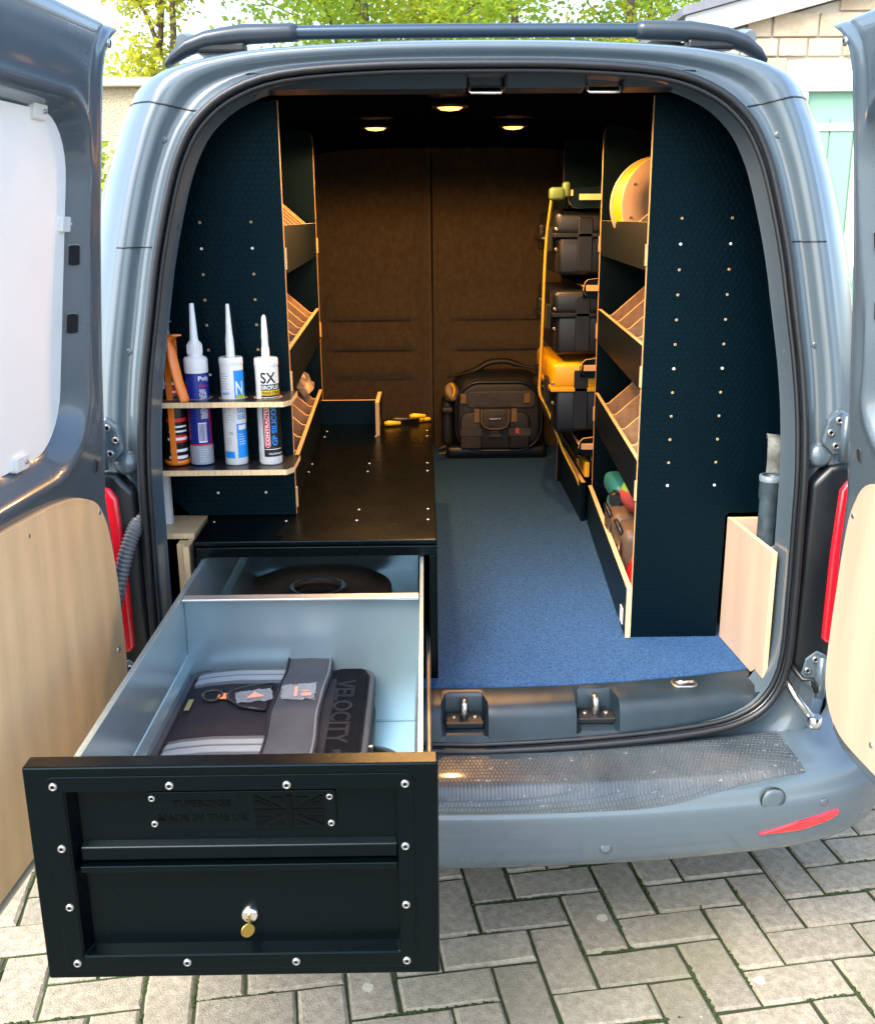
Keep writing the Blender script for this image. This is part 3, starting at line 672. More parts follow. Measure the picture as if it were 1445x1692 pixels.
# ------------------------------------------------------------------ shelving units
LIPS = [1.533, 1.273, 1.015]
def shelving(sg, name_label, y1, yf, z0, xf_near, xf_far, walls, divs):
    U = thing('shelving_unit', name_label, 'shelves', (sg * .5, (yf + y1) / 2, z0))
    X = lambda a: sg * a
    def pan(poly, y, nm='upright_panel', lab=None, m=PHEN):
        o = MB().prism([(X(a), z) for a, z in poly], 'y', y, y + .012, 0, 1).build(nm, [m, EDGE], U, bevel=.0008)
        if lab: o['label'] = lab
        return o
    near = pan(walls, yf, lab='broad black end panel with two columns of holes')
    top = 1.805
    far = pan([(xf_far, z0), (.70, z0), (.70, 1.5), (.66, 1.62), (.60, 1.745), (.54, top), (xf_far + .03, top), (xf_far + .012, top - .006), (xf_far + .003, top - .018), (xf_far, top - .04)], y1, m=PHENL)
    # holes and screws in the near panel
    for col in (.45, .556):
        for k in range(12):
            z = 1.54 - k * .0527
            if sg < 0 and z < 1.2: 
                if k != 11: continue
            isS = k in (1, 6, 11)
            inst('panel_screw' if isS else 'panel_hole', SCREWW if isS else HOLE, near, (X(col), yf - .0002, z), FACE_Y)
    # trays
    def xa(y): return xf_near + (xf_far - xf_near) * (y - yf) / (y1 - yf)
    for bi, zl in enumerate(LIPS):
        ya, yb_ = yf + .012, y1; h = .10
        f0, f1 = xa(ya), xa(yb_)
        lip = MB(); lip.v = []
        def slab(mb, p, th):   # p: 4 plan corners (x,y) ; lip as vertical board
            pass
        q = MB()
        pts = [(f0, ya), (f1, yb_), (f1 + .010, yb_), (f0 + .010, ya)]
        q.prism([(X(a), b) for a, b in pts], 'z', zl - h, zl)
        for i, f in enumerate(q.f):
            zz = [q.v[k][2] for k in f]; q.m[i] = 1 if max(zz) - min(zz) < 1e-6 else 0
        q.build('tray_lip', [PHENL, EDGE], U, bevel=.0006)
        q = MB().prism([(X(a), b) for a, b in [(f0 + .010, ya), (f1 + .010, yb_), (.66, yb_), (.64, ya)]], 'z', zl - h + .004, zl - h + .013)
        q.build('tray_base', PHENL, U)
        q = MB().prism([(X(a), b) for a, b in [(.60 + (.02 if zl < 1.4 else -.02), ya), (.60 + (.02 if zl < 1.4 else -.02), yb_), (.612 + (.02 if zl < 1.4 else -.02), yb_), (.612 + (.02 if zl < 1.4 else -.02), ya)]], 'z', zl - h + .013, zl + .10); q.build('tray_back', PHENL, U)
        for y in divs[bi]:
            a = xa(y) + .0105; zb = zl - h + .013
            MB().prism([(X(a), zb), (X(a), zl - .004), (X(a + .012), zl - .002), (X(a + .115), zl + .088), (X(.598), zl + .088), (X(.598), zb)], 'y', y, y + .009, 0, 1).build('tray_divider', [BIRCH, EDGE], U)
        # tenons showing through the edges of the uprights
        for (xx, yy) in ((xf_near, yf), (xf_far, y1)):
            MB().box(min(X(xx - .0035), X(xx + .001)), max(X(xx - .0035), X(xx + .001)), yy + .001, yy + .011, zl - h + .01, zl - h + .055).build('tenon', EDGE, U)
    return U, xa
wallR = [(.381, .593), (.583, .593), (.586, .885), (.594, .895), (.70, .895), (.70, 1.3), (.67, 1.47), (.62, 1.62), (.565, 1.73), (.50, 1.775), (.381, 1.782)]
UR, xr = shelving(1, 'black plywood shelving on the right with angled trays down to the carpet', 1.26, .31, .593, .381, .437, wallR, [[.46, .62, 1.1], [.50, .70, .90, 1.08], [.50, .70, .90, 1.08]])
wallL = [(.384, .908), (.62, .908), (.66, .95), (.70, .965), (.70, 1.3), (.67, 1.47), (.62, 1.62), (.565, 1.73), (.50, 1.77), (.384, 1.776)]
UL, xl = shelving(-1, 'black plywood shelving on the left above the drawer cabinet', 1.38, .29, .908, .384, .427, wallL, [[.50, .63, .76, .89, 1.02, 1.15, 1.27], [.48, .64, .80, .96, 1.12, 1.26], [.48, .64, .80, .94, 1.08, 1.22]])
# kick board of the right unit
q = MB().prism([(.368, .306), (.424, 1.26), (.437, 1.26), (.381, .306)], 'z', .593, .716)
for i, f in enumerate(q.f):
    zz = [q.v[k][2] for k in f]; ys = [q.v[k][1] for k in f]
    q.m[i] = 1 if (max(zz) - min(zz) < 1e-6 or max(ys) - min(ys) < 1e-6) else 0
q.build('kick_board', [PHENL, PLYSTRIPE], UR, bevel=.0006)
MB().box(.3655, .3675, .335, .365, .615, .655).build('barcode_label', WHITEP, UR)

# ------------------------------------------------------------------ drawer cabinet and drawer
CX0, CX1, CY0, CY1, CZ0, CZ1 = -.577, -.072, .100, 1.42, .593, .906
CAB = thing('drawer_cabinet', 'long black steel drawer cabinet on the left of the load floor', 'cabinet', ((CX0 + CX1) / 2, .7, CZ0))
MB().box(CX0, CX1, CY0, CY1, CZ1 - .012, CZ1).build('top_panel', POWDER, CAB, bevel=.003)
MB().box(CX0 + .006, CX1 - .001, CY0 - .004, CY0 + .012, CZ1 - .034, CZ1 - .0125).build('front_lip', POWDER, CAB, bevel=.002)
MB().box(CX1 - .003, CX1, CY0, CY1, CZ0, CZ1 - .0125).build('side_panel', POWDER, CAB, bevel=.001)
MB().box(CX0, CX0 + .003, CY0, CY1, CZ0, CZ1 - .0125).build('side_panel', POWDER, CAB, bevel=.001)
MB().box(CX0 + .003, CX1 - .003, CY1 - .003, CY1, CZ0, CZ1 - .0125).build('back_panel', POWDER, CAB)
MB().box(CX1 - .017, CX1 - .003, CY0, CY0 + .02, CZ0, CZ1 - .035).build('front_post', POWDER, CAB, bevel=.002)
MB().box(CX0 + .003, CX0 + .017, CY0, CY0 + .02, CZ0, CZ1 - .035).build('front_post', POWDER, CAB, bevel=.002)
MB().box(CX0 + .003, CX1 - .003, CY0, CY1 - .004, CZ0, CZ0 + .003).build('base_panel', POWDER, CAB)
for x in (-.09, -.247, -.402, -.56):
    for y in (.245, .332, .70, .79, 1.15, 1.235):
        if x < -.42 and y > .26: continue
        inst('screw', SCREWW, CAB, (x, y, CZ1), scale=.85)
# drawer
DR = thing('drawer', 'pulled-out steel drawer with a black recessed front', 'drawer', (-.34, -.33, .597))
DY0, DY1 = -.755, .78
def zc(z0): return z0
# sides: pressed section with an inward ridge at mid height
for sg, x in ((-1, -.552), (1, -.106)):
    i = -sg
    sec = [(x, .603), (x + i * .010, .603), (x + i * .010, .728), (x + i * .003, .746), (x + i * .0015, .748), (x + i * .0015, .868), (x - i * .008, .868), (x - i * .008, .862), (x, .862)] if sg < 0 else [(x, .603), (x + i * .010, .603), (x + i * .010, .728), (x + i * .002, .746), (x + i * .0015, .868), (x - i * .006, .868), (x - i * .006, .862), (x, .862)]
    MB().prism(sec, 'y', DY0, DY1).build('side', ZINC, DR, bevel=.0008)
    MB().box(min(x - i * .018, x - i * .009), max(x - i * .018, x - i * .009), -.74, .9, .64, .69).build('runner', STEEL, DR, bevel=.003)
MB().box(-.542, -.116, DY0, DY1, .600, .603).build('base', ZINC, DR)
MB().box(-.5495, -.1085, DY1 - .002, DY1, .603, .86).build('back', ZINC, DR)
MB().box(-.5495, -.1085, -.112, -.110, .604, .862).build('divider', ZINC, DR)
MB().box(-.549, -.109, -.134, -.109, .862, .867).build('divider_flange', ZEDGE, DR, bevel=.0012)
MB().box(-.5415, -.1165, -.115, -.1125, .604, .606).build('divider_foot', ZINC, DR)
# front: frame with a sunk panel
FX0, FX1, FZ0, FZ1, FY = -.598, -.081, .581, .893, -.785
fr = MB()
ix0, ix1, iz0, iz1 = -.549, -.133, .614, .859
def ringq(a, b, y0, y1):
    A = [(a[0], a[2]), (a[1], a[2]), (a[1], a[3]), (a[0], a[3])]; Bq = [(b[0], b[2]), (b[1], b[2]), (b[1], b[3]), (b[0], b[3])]
    fr.grid([[(x, y0, z) for x, z in A], [(x, y1, z) for x, z in Bq]], True, sm=False)
ringq((FX0, FX1, FZ0, FZ1), (FX0, FX1, FZ0, FZ1), -.755, FY); ringq((FX0, FX1, FZ0, FZ1), (ix0, ix1, iz0, iz1), FY, FY)
ringq((ix0, ix1, iz0, iz1), (ix0 + .010, ix1 - .001, iz0 + .004, iz1 - .001), FY, -.762)
ringq((FX0, FX1, FZ0, FZ1), (FX0 + .003, FX1 - .003, FZ0 + .003, FZ1 - .003), -.755, -.755)
FR = fr.build('front_frame', POWDER, DR, bevel=.0028)
# riveted doubler plate round the opening
d = MB(); o_ = rrect(-.572, -.112, .594, .880, .012, 5); n_ = len(o_)
i_ = [(max(ix0 - .0005, min(ix1 + .0005, x)), max(iz0 - .0005, min(iz1 + .0005, z))) for x, z in o_]
d.grid([[(x, FY + .0005, z) for x, z in o_], [(x, FY - .0016, z) for x, z in o_], [(x, FY - .0016, z) for x, z in i_]], True, sm=False)
d.build('rivet_plate', POWDER, FR, bevel=.0007)
for x, z in ((-.5605, .8675), (-.416, .867), (-.270, .866), (-.1225, .8655), (-.559, .779), (-.558, .692), (-.557, .606), (-.413, .605), (-.27, .604), (-.1245, .603), (-.1235, .776), (-.124, .689)): inst('rivet', RIVET, FR, (x, FY - .0016, z), FACE_Y)
MB().box(ix0 + .004, ix1 - .0005, -.7635, -.760, iz0 + .001, iz1 - .001).build('recess_panel', POWDER, DR)
# folded steps across the recess
MB().prism([(-.7625, .776), (-.773, .770), (-.7735, .752), (-.7625, .750)], 'x', ix0 + .008, ix1 - .001).build('pressed_step', POWDER, DR, bevel=.0015)
MB().prism([(-.7625, .7475), (-.7805, .7475), (-.7815, .739), (-.7625, .737)], 'x', ix0 + .008, ix1 - .001).build('pull_lip', POWDER, DR, bevel=.001)
bp_ = MB().prism(rrect(-.452, -.212, .791, .8455, .004, 3), 'y', -.7668, -.7636).build('badge_plate', POWDER, DR, bevel=.0006)
for x, z in ((-.4455, .8375), (-.4445, .8005), (-.2195, .837), (-.2185, .7985)): inst('rivet', RIVET, bp_, (x, -.7668, z), FACE_Y, scale=.85)
EMB = mat('embossed_black', (.0002, .0008, .001), .5, spec=.1)
F3 = lambda x, z: (lambda u, v, k: (x + u, -.7666 - .0011 * k, z + v))
solid_text('TUFFBOXES', .074, .0098, F3(-.420, .8240)).build('lettering', EMB, bp_)
solid_text('MADE IN THE UK', .116, .0098, F3(-.440, .8035)).build('lettering', EMB, bp_)
fl = MB(); fx0, fx1, fz0, fz1 = -.3165, -.2265, .7940, .8390; fx, fz = (fx0 + fx1) / 2, (fz0 + fz1) / 2
fl.box(fx - .004, fx + .004, -.7682, -.7664, fz0, fz1); fl.box(fx0, fx - .0042, -.7682, -.7664, fz - .0032, fz + .0032); fl.box(fx + .0042, fx1, -.7682, -.7664, fz - .0032, fz + .0032)
for sx in (-1, 1):
    for sz in (-1, 1):
        tri = lambda p: [(fx + sx * a, fz + sz * b) for a, b in p]
        fl.prism(tri([(.0075, .0205), (.0075, .0125), (.026, .0205)]), 'y', -.7678, -.7664); fl.prism(tri([(.044, .0075), (.022, .0075), (.044, .0165)]), 'y', -.7678, -.7664); fl.prism(tri([(.010, .0062), (.014, .0062), (.044, .0195), (.044, .0215), (.040, .0215)]), 'y', -.7680, -.7664)
fl.build('flag_emblem', EMB, bp_)
lk = MB().lathe([(.0115, 0), (.0115, .006), (.009, .008), (.004, .0085), (0, .0085)], (-.331, -.7635, .662), 22, ax=(0, -1, 0), cap=False).build('lock', CHROME, DR)
MB().box(-.3325, -.3295, -.777, -.771, .656, .668).build('key_blade', BRASS, lk)
MB().lathe([(.009, -.0012), (.0095, 0), (.009, .0012)], (-.333, -.778, .646), 20, ax=(.45, -.85, .1)).build('key_bow', BRASS, lk)

# case lying in the drawer
K = thing('tool_case', 'charcoal zipped tool case with silver stripes lying in the drawer', 'tool case', (-.375, -.30, .604))
kx0, kx1, ky0, ky1 = -.541, -.196, -.600, -.105
def slabgrid(mb, x0, x1, y0, y1, z0, z1, r, puff, ncorner=8, rim=.018):
    def lp(i, z): 
        o = rrect(x0 + i, x1 - i, y0 + i, y1 - i, max(.004, r - i), ncorner); return [(a, b, z) for a, b in o]
    rows = [lp(.006, z0), lp(0, z0 + .008), lp(0, z1 - rim), lp(.004, z1 - rim * .4), lp(.012, z1), lp(.04, z1 + puff * .5), lp(.09, z1 + puff * .9)]
    mb.grid(rows, True); n = len(rows[0]); mb.face([6 * n + k for k in range(n)], 0, True); mb.face(range(n), 0, False)
kb = MB(); slabgrid(kb, kx0, kx1, ky0, ky1, .604, .712, .045, .012)
K1 = kb.build('shell', FABRIC, K)
for ins, z, rad in ((.002, .7085, .0062), (.001, .684, .0035), (.001, .640, .004)):
    MB().tube([(a, b, z) for a, b in rrect(kx0 + ins, kx1 - ins, ky0 + ins, ky1 - ins, .045, 8)], rad, 8, True).build('piping' if rad != .0035 else 'zip', FABRIC2 if rad > .005 else BLACKP, K)
def ribbon(mb, xs, y0, y1, zf, th=.002, mi=0):
    mb.grid([[(x, y0, zf(x) - .004), (x, y0 + .001, zf(x) + th), (x, y1 - .001, zf(x) + th), (x, y1, zf(x) - .004)] for x in xs], mi=mi, sm=False)
def ztop(x): 
    e = min(x - kx0, kx1 - x); return .712 + .012 * (.5 * min(1, max(0, (e - .012) / .03)) + .4 * min(1, max(0, (e - .042) / .05))) - (.010 if e < .01 else 0)
XS = [kx0 + .006 + i * .012 for i in range(16)]
for yc in (-.158, -.425):
    s_ = MB(); ribbon(s_, XS, yc - .033, yc + .033, ztop, .0014); s0_ = s_.build('stripe', mat('grey_band', (.08, .085, .095), .7, bump=.3, bs=800), K)
    s_ = MB(); ribbon(s_, XS, yc - .022, yc - .002, ztop, .003); s_.build('reflective_band', STRIPE, s0_)
    s_ = MB(); ribbon(s_, XS, yc + .003, yc + .020, ztop, .003); s_.build('reflective_band', STRIPE, s0_)
# pointed flap with D-ring
fp = [(-.375, -.205), (-.415, -.212), (-.445, -.232), (-.452, -.250), (-.447, -.268), (-.42, -.296), (-.375, -.310)]
MB().prism(fp, 'z', .7245, .7285).build('flap', FABRIC, K, bevel=.0015); MB().tube([(a, b, .7285) for a, b in fp], .0026, 6).build('flap_piping', BLACKP, K)
MB().box(-.468, -.449, -.262, -.241, .7262, .7292).build('ring_tab', ORANGE, K, bevel=.001)
MB().tube([(-.478 + .017 * math.cos(a), -.2515 + .014 * math.sin(a), .7285 + .003 * math.sin(a)) for a in [i * math.pi / 10 for i in range(20)]], .003, 8, True).build('d_ring', BLACKP, K)
MB().box(-.520, -.511, -.295, -.252, .7212, .7228).build('brass_label', BRASS, K, bevel=.0005)
# velcro strip with woven letters
zv = .7205
MB().prism(rrect(-.272, -.208, -.585, -.125, .02, 5), 'z', .716, zv).build('velcro_panel', VELCRO, K, bevel=.001)
LET = mat('velcro_lettering', (.011, .012, .016), .7, spec=.15)
solid_text('VELOCITY', .240, .036, lambda u, v, k: (-.262 + v, -.178 - u, zv + .0016 * k)).build('lettering', LET, K)
lg = MB(); 
for a in ([(-.262, -.445), (-.262, -.505), (-.252, -.475)], [(-.226, -.475), (-.250, -.440), (-.236, -.438)], [(-.226, -.475), (-.250, -.512), (-.236, -.514)]): lg.prism(a, 'z', zv, zv + .0016)
lg.build('emblem', LET, K)
# zip pullers and handle on the right side
for y in (-.40, -.425): MB().box(-.196, -.186, y, y + .008, .684, .704).build('zip_puller', STEEL, K, bevel=.001)
MB().tube(cr([(-.200, -.355, .672), (-.172, -.37, .676), (-.150, -.40, .680), (-.140, -.445, .682), (-.142, -.50, .680), (-.17, -.545, .672), (-.200, -.56, .668)], 28), .0125, 10, flat=.8).build('handle', BLACKP, K)
MB().prism([(-.200, -.345), (-.178, -.350), (-.165, -.40), (-.170, -.44), (-.200, -.45)], 'z', .655, .668).build('handle_mount', BAGB, K, bevel=.003)
# shoulder strap pad lying over the case
SP = MB(); rows = []
for i in range(31):
    y = -.068 - i * .0175; s = .0433 * math.sqrt(max(.05, 1 - max(0, (.02 - (i * .0175)) / .02) ** 2)); z = .7315 + .0022 * math.sin(i * .9) - .02 * math.exp(-((y + .068) / .02) ** 2) * .4; xc = -.3205 + .003 * math.sin(i * .35)
    rows.append([(xc - s, y, z - .007), (xc - s, y, z), (xc - s + .006, y, z + .003), (xc, y, z + .0045), (xc + s - .006, y, z + .003), (xc + s, y, z), (xc + s, y, z - .007)])
SP.grid(rows)
ST = thing('shoulder_strap', 'grey padded shoulder strap laid across the tool case', 'strap', (-.32, -.3, .72))
SP.build('pad', FABRIC2, ST)
for sx in (-.0395, .0395): MB().tube([(-.3205 + sx + .003 * math.sin(i * .35), -.075 - i * .0175, .7345 + .0022 * math.sin(i * .9)) for i in range(30)], .0024, 6).build('binding', FABRIC if sx < 0 else mat('pale_binding', (.12, .125, .135), .8), ST)
# two sachets
CLEAR = mat('clear_film', (.45, .48, .52), .15, alpha=.24, spec=.5, coat=.2)
def sachet(lab, x, y, z, rot, w, h, seed, txt):
    t = thing('sachet', lab, 'sachet', (x, y, z), 'small clear sachets on the case', (0, 0, rot)); rnd = random.Random(seed); n = 9
    def zf(i, j, sgn): 
        a, b = (i / (n - 1) - .5) * 2, (j / (n - 1) - .5) * 2; return .0035 + sgn * .0035 * (1 - a ** 2) * (1 - b ** 2)
    jig = [[(rnd.uniform(-.0025, .0025), rnd.uniform(-.0025, .0025), rnd.uniform(-.0018, .0018)) for i in range(n)] for j in range(n)]
    mb = MB()
    for sgn in (1, -1): mb.grid([[((i / (n - 1) - .5) * w + jig[j][i][0], (j / (n - 1) - .5) * h + jig[j][i][1], zf(i, j, sgn) + jig[j][i][2]) for i in range(n)] for j in range(n)], sm=False)
    mb.build('film', CLEAR, t, world=False)
    mb = MB()
    if txt: mb.box(-w * .12, -w * .02, -h * .32, h * .3, .0035, .0046); mb.box(w * .1, w * .38, -h * .3, -h * .12, .0035, .0044); mb.box(w * .12, w * .3, -h * .02, h * .05, .0035, .0044)
    else: mb.prism([(-w * .22, -h * .2), (w * .3, -h * .14), (w * .02, h * .28)], 'z', .0035, .0048)
    mb.build('orange_insert', ORANGE, t, world=False)
sachet('crumpled clear sachet with an orange triangle on the case flap', -.402, -.262, .7295, R(12), .062, .046, 2, 0)
sachet('clear sachet with orange print on the shoulder strap', -.323, -.262, .7368, R(4), .060, .062, 5, 1)
# disc in the back of the drawer
DS = thing('grinding_disc', 'round tan disc with a steel centre ring at the back of the drawer', 'disc', (-.375, .56, .604))
MB().lathe([(.072, 0), (.19, 0), (.192, .004), (.19, .03), (.074, .03), (.072, .02)], (-.375, .56, .604), 48, cap=False).build('disc', mat('cardboard_disc', (.36, .23, .15), .8, var=.15, vs=30), DS)
MB().lathe([(.062, .02), (.073, .02), (.074, .034), (.068, .036), (.062, .034)], (-.375, .56, .604), 40, cap=False).build('centre_ring', STEEL, DS)

# ------------------------------------------------------------------ plywood boxes in the corners
B = thing('plywood_box', 'pale plywood box end left of the drawer cabinet', 'box', (-.63, .2, .593))
MB().box(-.672, -.586, .16, .30, .894, .906, 1, 'z', 0).build('lid', [DOORPLY, PLYSTRIPE], B, bevel=.0006)
MB().box(-.598, -.586, .105, .30, .593, .8935, 1, 'x', 0).build('side_board', [DOORPLY, PLYSTRIPE], B, bevel=.0006)
MB().box(-.618, -.600, .135, .165, .593, .890).build('corner_batten', DOORPLY, B)
MB().box(-.672, -.648, .225, .245, .9075, 1.03).build('upright_batten', WHITEP, B)
B = thing('plywood_box', 'pale plywood box in the right corner holding a pipe', 'box', (.63, .2, .593))
q = MB().prism([(.590, .306), (.608, .045), (.618, .046), (.600, .306)], 'z', .594, .886)
for i, f in enumerate(q.f):
    xs_ = [q.v[k] for k in f]; dz = max(p[2] for p in xs_) - min(p[2] for p in xs_); dy = max(p[1] for p in xs_) - min(p[1] for p in xs_)
    q.m[i] = 0 if (dz > .1 and dy > .1) else 1
q.build('side_board', [PALEPLY, PLYSTRIPE], B, bevel=.0006)
MB().box(.6012, .70, .294, .306, .594, .886, 1, 'y', 0).build('back_board', [PALEPLY, EDGE], B, bevel=.0006)
PP = thing('pipe', 'black plastic pipe standing in the right plywood box', 'pipe', (.634, .17, .60))
MB().lathe([(.0195, 0), (.0195, .36), (.0195, .362), (.0225, .37), (.0225, .412), (.0228, .416), (.0190, .417), (.0178, .40), (.0178, .3)], (.634, .17, .60), 26, cap=False).build('tube', mat('grey_black_pipe', (.035, .055, .066), .35, var=.6, vs=22, rvar=.12), PP)
MB().lathe([(.0176, .36), (0, .36)], (.634, .17, .60), 20, cap=False).build('inner_shade', DARKHOLE, PP)  # added dark disc standing for the shade inside the open pipe
MB().lathe([(.0232, .405), (.0234, .417), (.0178, .4175)], (.634, .17, .60), 26, cap=False).build('pipe_rim', mat('pipe_rim', (.12, .16, .19), .4), PP)
BG = thing('plastic_bag', 'crumpled clear plastic bag round the foot of the pipe', 'bag', (.634, .17, .60))
rnd = random.Random(4); rows = []
for j in range(14):
    z = .62 + j * .0175; base = .030 + .008 * math.sin(j * .5)
    rows.append([((.652) + (base + rnd.uniform(-.006, .006)) * .8 * math.cos(a), .165 + (base + rnd.uniform(-.006, .006)) * math.sin(a), z) for a in [k * math.pi / 10 for k in range(20)]])
rows.append([(.645 + .024 * math.cos(a), .168 + .024 * math.sin(a), .868 + rnd.uniform(-.006, .006)) for a in [k * math.pi / 10 for k in range(20)]])
MB().grid(rows, True).build('film', CLEAR, BG)
WB = thing('webbing_strap', 'frayed grey webbing strap hanging beside the right door pillar', 'strap', (.655, .25, .9)); mb = MB()
mb.grid([[(p[0] - .013, p[1] + .006, p[2] + .002), (p[0] + .013, p[1] - .006, p[2])] for p in cr([(.672, .285, 1.07), (.664, .262, 1.085), (.658, .235, 1.080), (.655, .222, 1.055), (.657, .225, 1.02), (.654, .222, .98), (.656, .225, .93), (.655, .225, .89)], 30)])
o = mb.build('strap', mat('grey_strap', (.20, .21, .19), .9, c2=(.05, .06, .06), vs=30, bump=.6, bs=500), WB); o.modifiers.new('solid', 'SOLIDIFY').thickness = .002

# ------------------------------------------------------------------ cartridge rack
RK = thing('cartridge_rack', 'two-tier birch edged rack for sealant tubes on the left shelving panel', 'rack', (-.51, .22, 1.036))
CART = [-.621, -.568, -.495, -.4225]; CY = .212
outl = [(-.665, .150), (-.382, .150), (-.370, .172), (-.370, .289), (-.665, .289)]
def holed(z0, z1, holes, nm):
    bm = bmesh.new()
    def lp(pts): 
        vs = [bm.verts.new((x, y, z1)) for x, y in pts]; return [bm.edges.new((vs[i], vs[(i + 1) % len(vs)])) for i in range(len(vs))]
    es = lp(outl)
    for cx, r_ in holes: es += lp([(cx + r_ * math.cos(k * math.pi / 12), CY + r_ * math.sin(k * math.pi / 12)) for k in range(24)])
    bmesh.ops.triangle_fill(bm, use_beauty=True, edges=es)
    g = bmesh.ops.extrude_face_region(bm, geom=bm.faces[:]); bmesh.ops.translate(bm, vec=(0, 0, z0 - z1), verts=[e for e in g['geom'] if isinstance(e, bmesh.types.BMVert)])
    bm.verts.index_update(); mb = MB(); mb.v = [tuple(v.co) for v in bm.verts]
    for f in bm.faces: f.normal_update(); mb.face([v.index for v in f.verts], 0 if abs(f.normal.z) > .5 else 1)
    bm.free(); mb.build(nm, [mat('brown_black_film', (.018, .016, .016), .3), PLYSTRIPE], RK)
holed(1.1765, 1.1875, [(x, .0285) for x in CART], 'upper_tier'); holed(1.034, 1.0455, [], 'lower_tier')
for x in CART: MB().lathe([(.0286, 1.1876), (.0298, 1.1876), (.0298, 1.18795), (.0286, 1.18795)], (x, CY, 0), 24, cap=False).build('hole_rim', EDGE, RK)

def cyl(x, r):      # maps angle*r , z
    return lambda u, v: (x + r * math.sin(u / r), CY - r * math.cos(u / r), v)
def patch(x, r, u0, u1, z0, z1, nm, m, par, th=0):
    f = cyl(x, r); n = max(3, int(abs(u1 - u0) / .003) + 1)
    return MB().grid([[f(u0 + (u1 - u0) * i / n, z) for i in range(n + 1)] for z in (z0, z1)]).build(nm, m, par)
def ctext(s, x, r, u, v, w, h, m, par, vert=False, up=True):
    f = cyl(x, r)
    if vert: fn = lambda a, b: f(u - b, v + a)          # reads upwards
    else: fn = lambda a, b: f(u + a, v + b)
    return text_mb(s, w, h, fn, cut=.004).build('lettering', m, par)
ZB = 1.046; RC = .0240
def cart(x, lab, h, body, prof):
    t = thing('sealant_tube', lab, 'sealant tube', (x, CY, ZB), 'sealant tubes in the rack')
    b = MB().lathe([(RC * .93, 0), (RC, .003), (RC, h - .003), (RC * .97, h), (RC * .3, h + .001), (0, h + .001)], (x, CY, ZB), 36, cap=True).build('barrel', body, t)
    n = MB().lathe(prof, (x, CY, ZB), 20, cap=True).build('nozzle', NOZZLE, t)
    return t, b
def vbars(x, r, u0, n, z0, z1, m, par, seed, gap=.0024, wd=.0011):
    rnd = random.Random(seed); mb = MB()
    for k in range(n):
        u = u0 + k * gap; f = cyl(x, r); z = z0
        while z < z1:
            l = rnd.uniform(.004, .02); e = min(z1, z + l); mb.add([f(u, z), f(u + wd, z), f(u + wd, e), f(u, e)], [(0, 1, 2, 3)]); z = e + rnd.uniform(.0015, .004)
    return mb.build('small_print', m, par)
def hbars(x, r, u0, u1, z0, n, m, par, seed, gap=.0052, th=.0011):
    rnd = random.Random(seed); mb = MB(); f = cyl(x, r)
    for k in range(n):
        z = z0 + k * gap; u = u0; ue = u1 - rnd.uniform(0, .4) * (u1 - u0)
        while u < ue:
            e = min(ue, u + rnd.uniform(.003, .009)); mb.add([f(u, z), f(e, z), f(e, z + th), f(u, z + th)], [(0, 1, 2, 3)]); u = e + .0012
    return mb.build('small_print', m, par)
def barcode(x, r, u0, u1, z0, z1, par, seed, horiz=True):
    b = patch(x, r, u0, u1, z0, z1, 'barcode', WHI, par); rnd = random.Random(seed); mb = MB(); f = cyl(x, r + .0003); u = u0 + .0015
    while u < u1 - .0015:
        w_ = rnd.choice((.0005, .0009, .0014)); mb.add([f(u, z0 + .003), f(u + w_, z0 + .003), f(u + w_, z1 - .002), f(u, z1 - .002)], [(0, 1, 2, 3)]); u += w_ + rnd.choice((.0006, .001))
    mb.build('bars', BLUE, b)
r1 = RC + .0004; r2 = RC + .0008
# 2: navy tube with a red and silver foot
x = CART[1]
t, b = cart(x, 'navy blue sealant tube with white capped nozzle in the rack', .222, BLUE, [(.0145, .235), (.0145, .252), (.0115, .258), (.0085, .262), (.0048, .334), (.004, .336)])
MB().lathe([(RC * 1.02, .195), (RC * 1.03, .198), (RC * 1.03, .221), (RC * .95, .226), (.015, .229), (.015, .233), (.0152, .253), (.013, .257)], (x, CY, ZB), 36, cap=False).build('collar', WHITEP, t)
for k in range(18):
    a = k * math.pi / 9; MB().box(-.0006, .0006, -.0006, .0006, .234, .252).xf(Matrix.Translation((x + .0153 * math.cos(a), CY + .0153 * math.sin(a), ZB))).build('cap_rib', WHITEP, t)
patch(x, r1, -.072, .072, ZB + .003, ZB + .043, 'silver_foot', GREY, b); patch(x, r1, -.072, .072, ZB + .0435, ZB + .0465, 'red_line', REDI, b)
ctext('Poly', x, r1, .008, ZB + .177, .026, .012, WHI, b); ctext('Casca', x, r1, .009, ZB + .166, .020, .006, REDI, b)
ctext('Decorators', x, r1, -.019, ZB + .055, .075, .009, REDI, b, True); ctext('Caulk', x, r1, -.019, ZB + .135, .040, .009, REDI, b, True)
vbars(x, r1, .009, 7, ZB + .10, ZB + .162, WHI, b, 3); vbars(x, r1, .027, 4, ZB + .05, ZB + .13, REDI, b, 6)
barcode(x, r1, .001, .019, ZB + .050, ZB + .092, b, 5)
ctext('pat.', x, r2, -.020, ZB + .008, .020, .006, REDI, b, True)
hbars(x, r2, .0, .02, ZB + .010, 6, WHI, b, 8, .005, .0007)
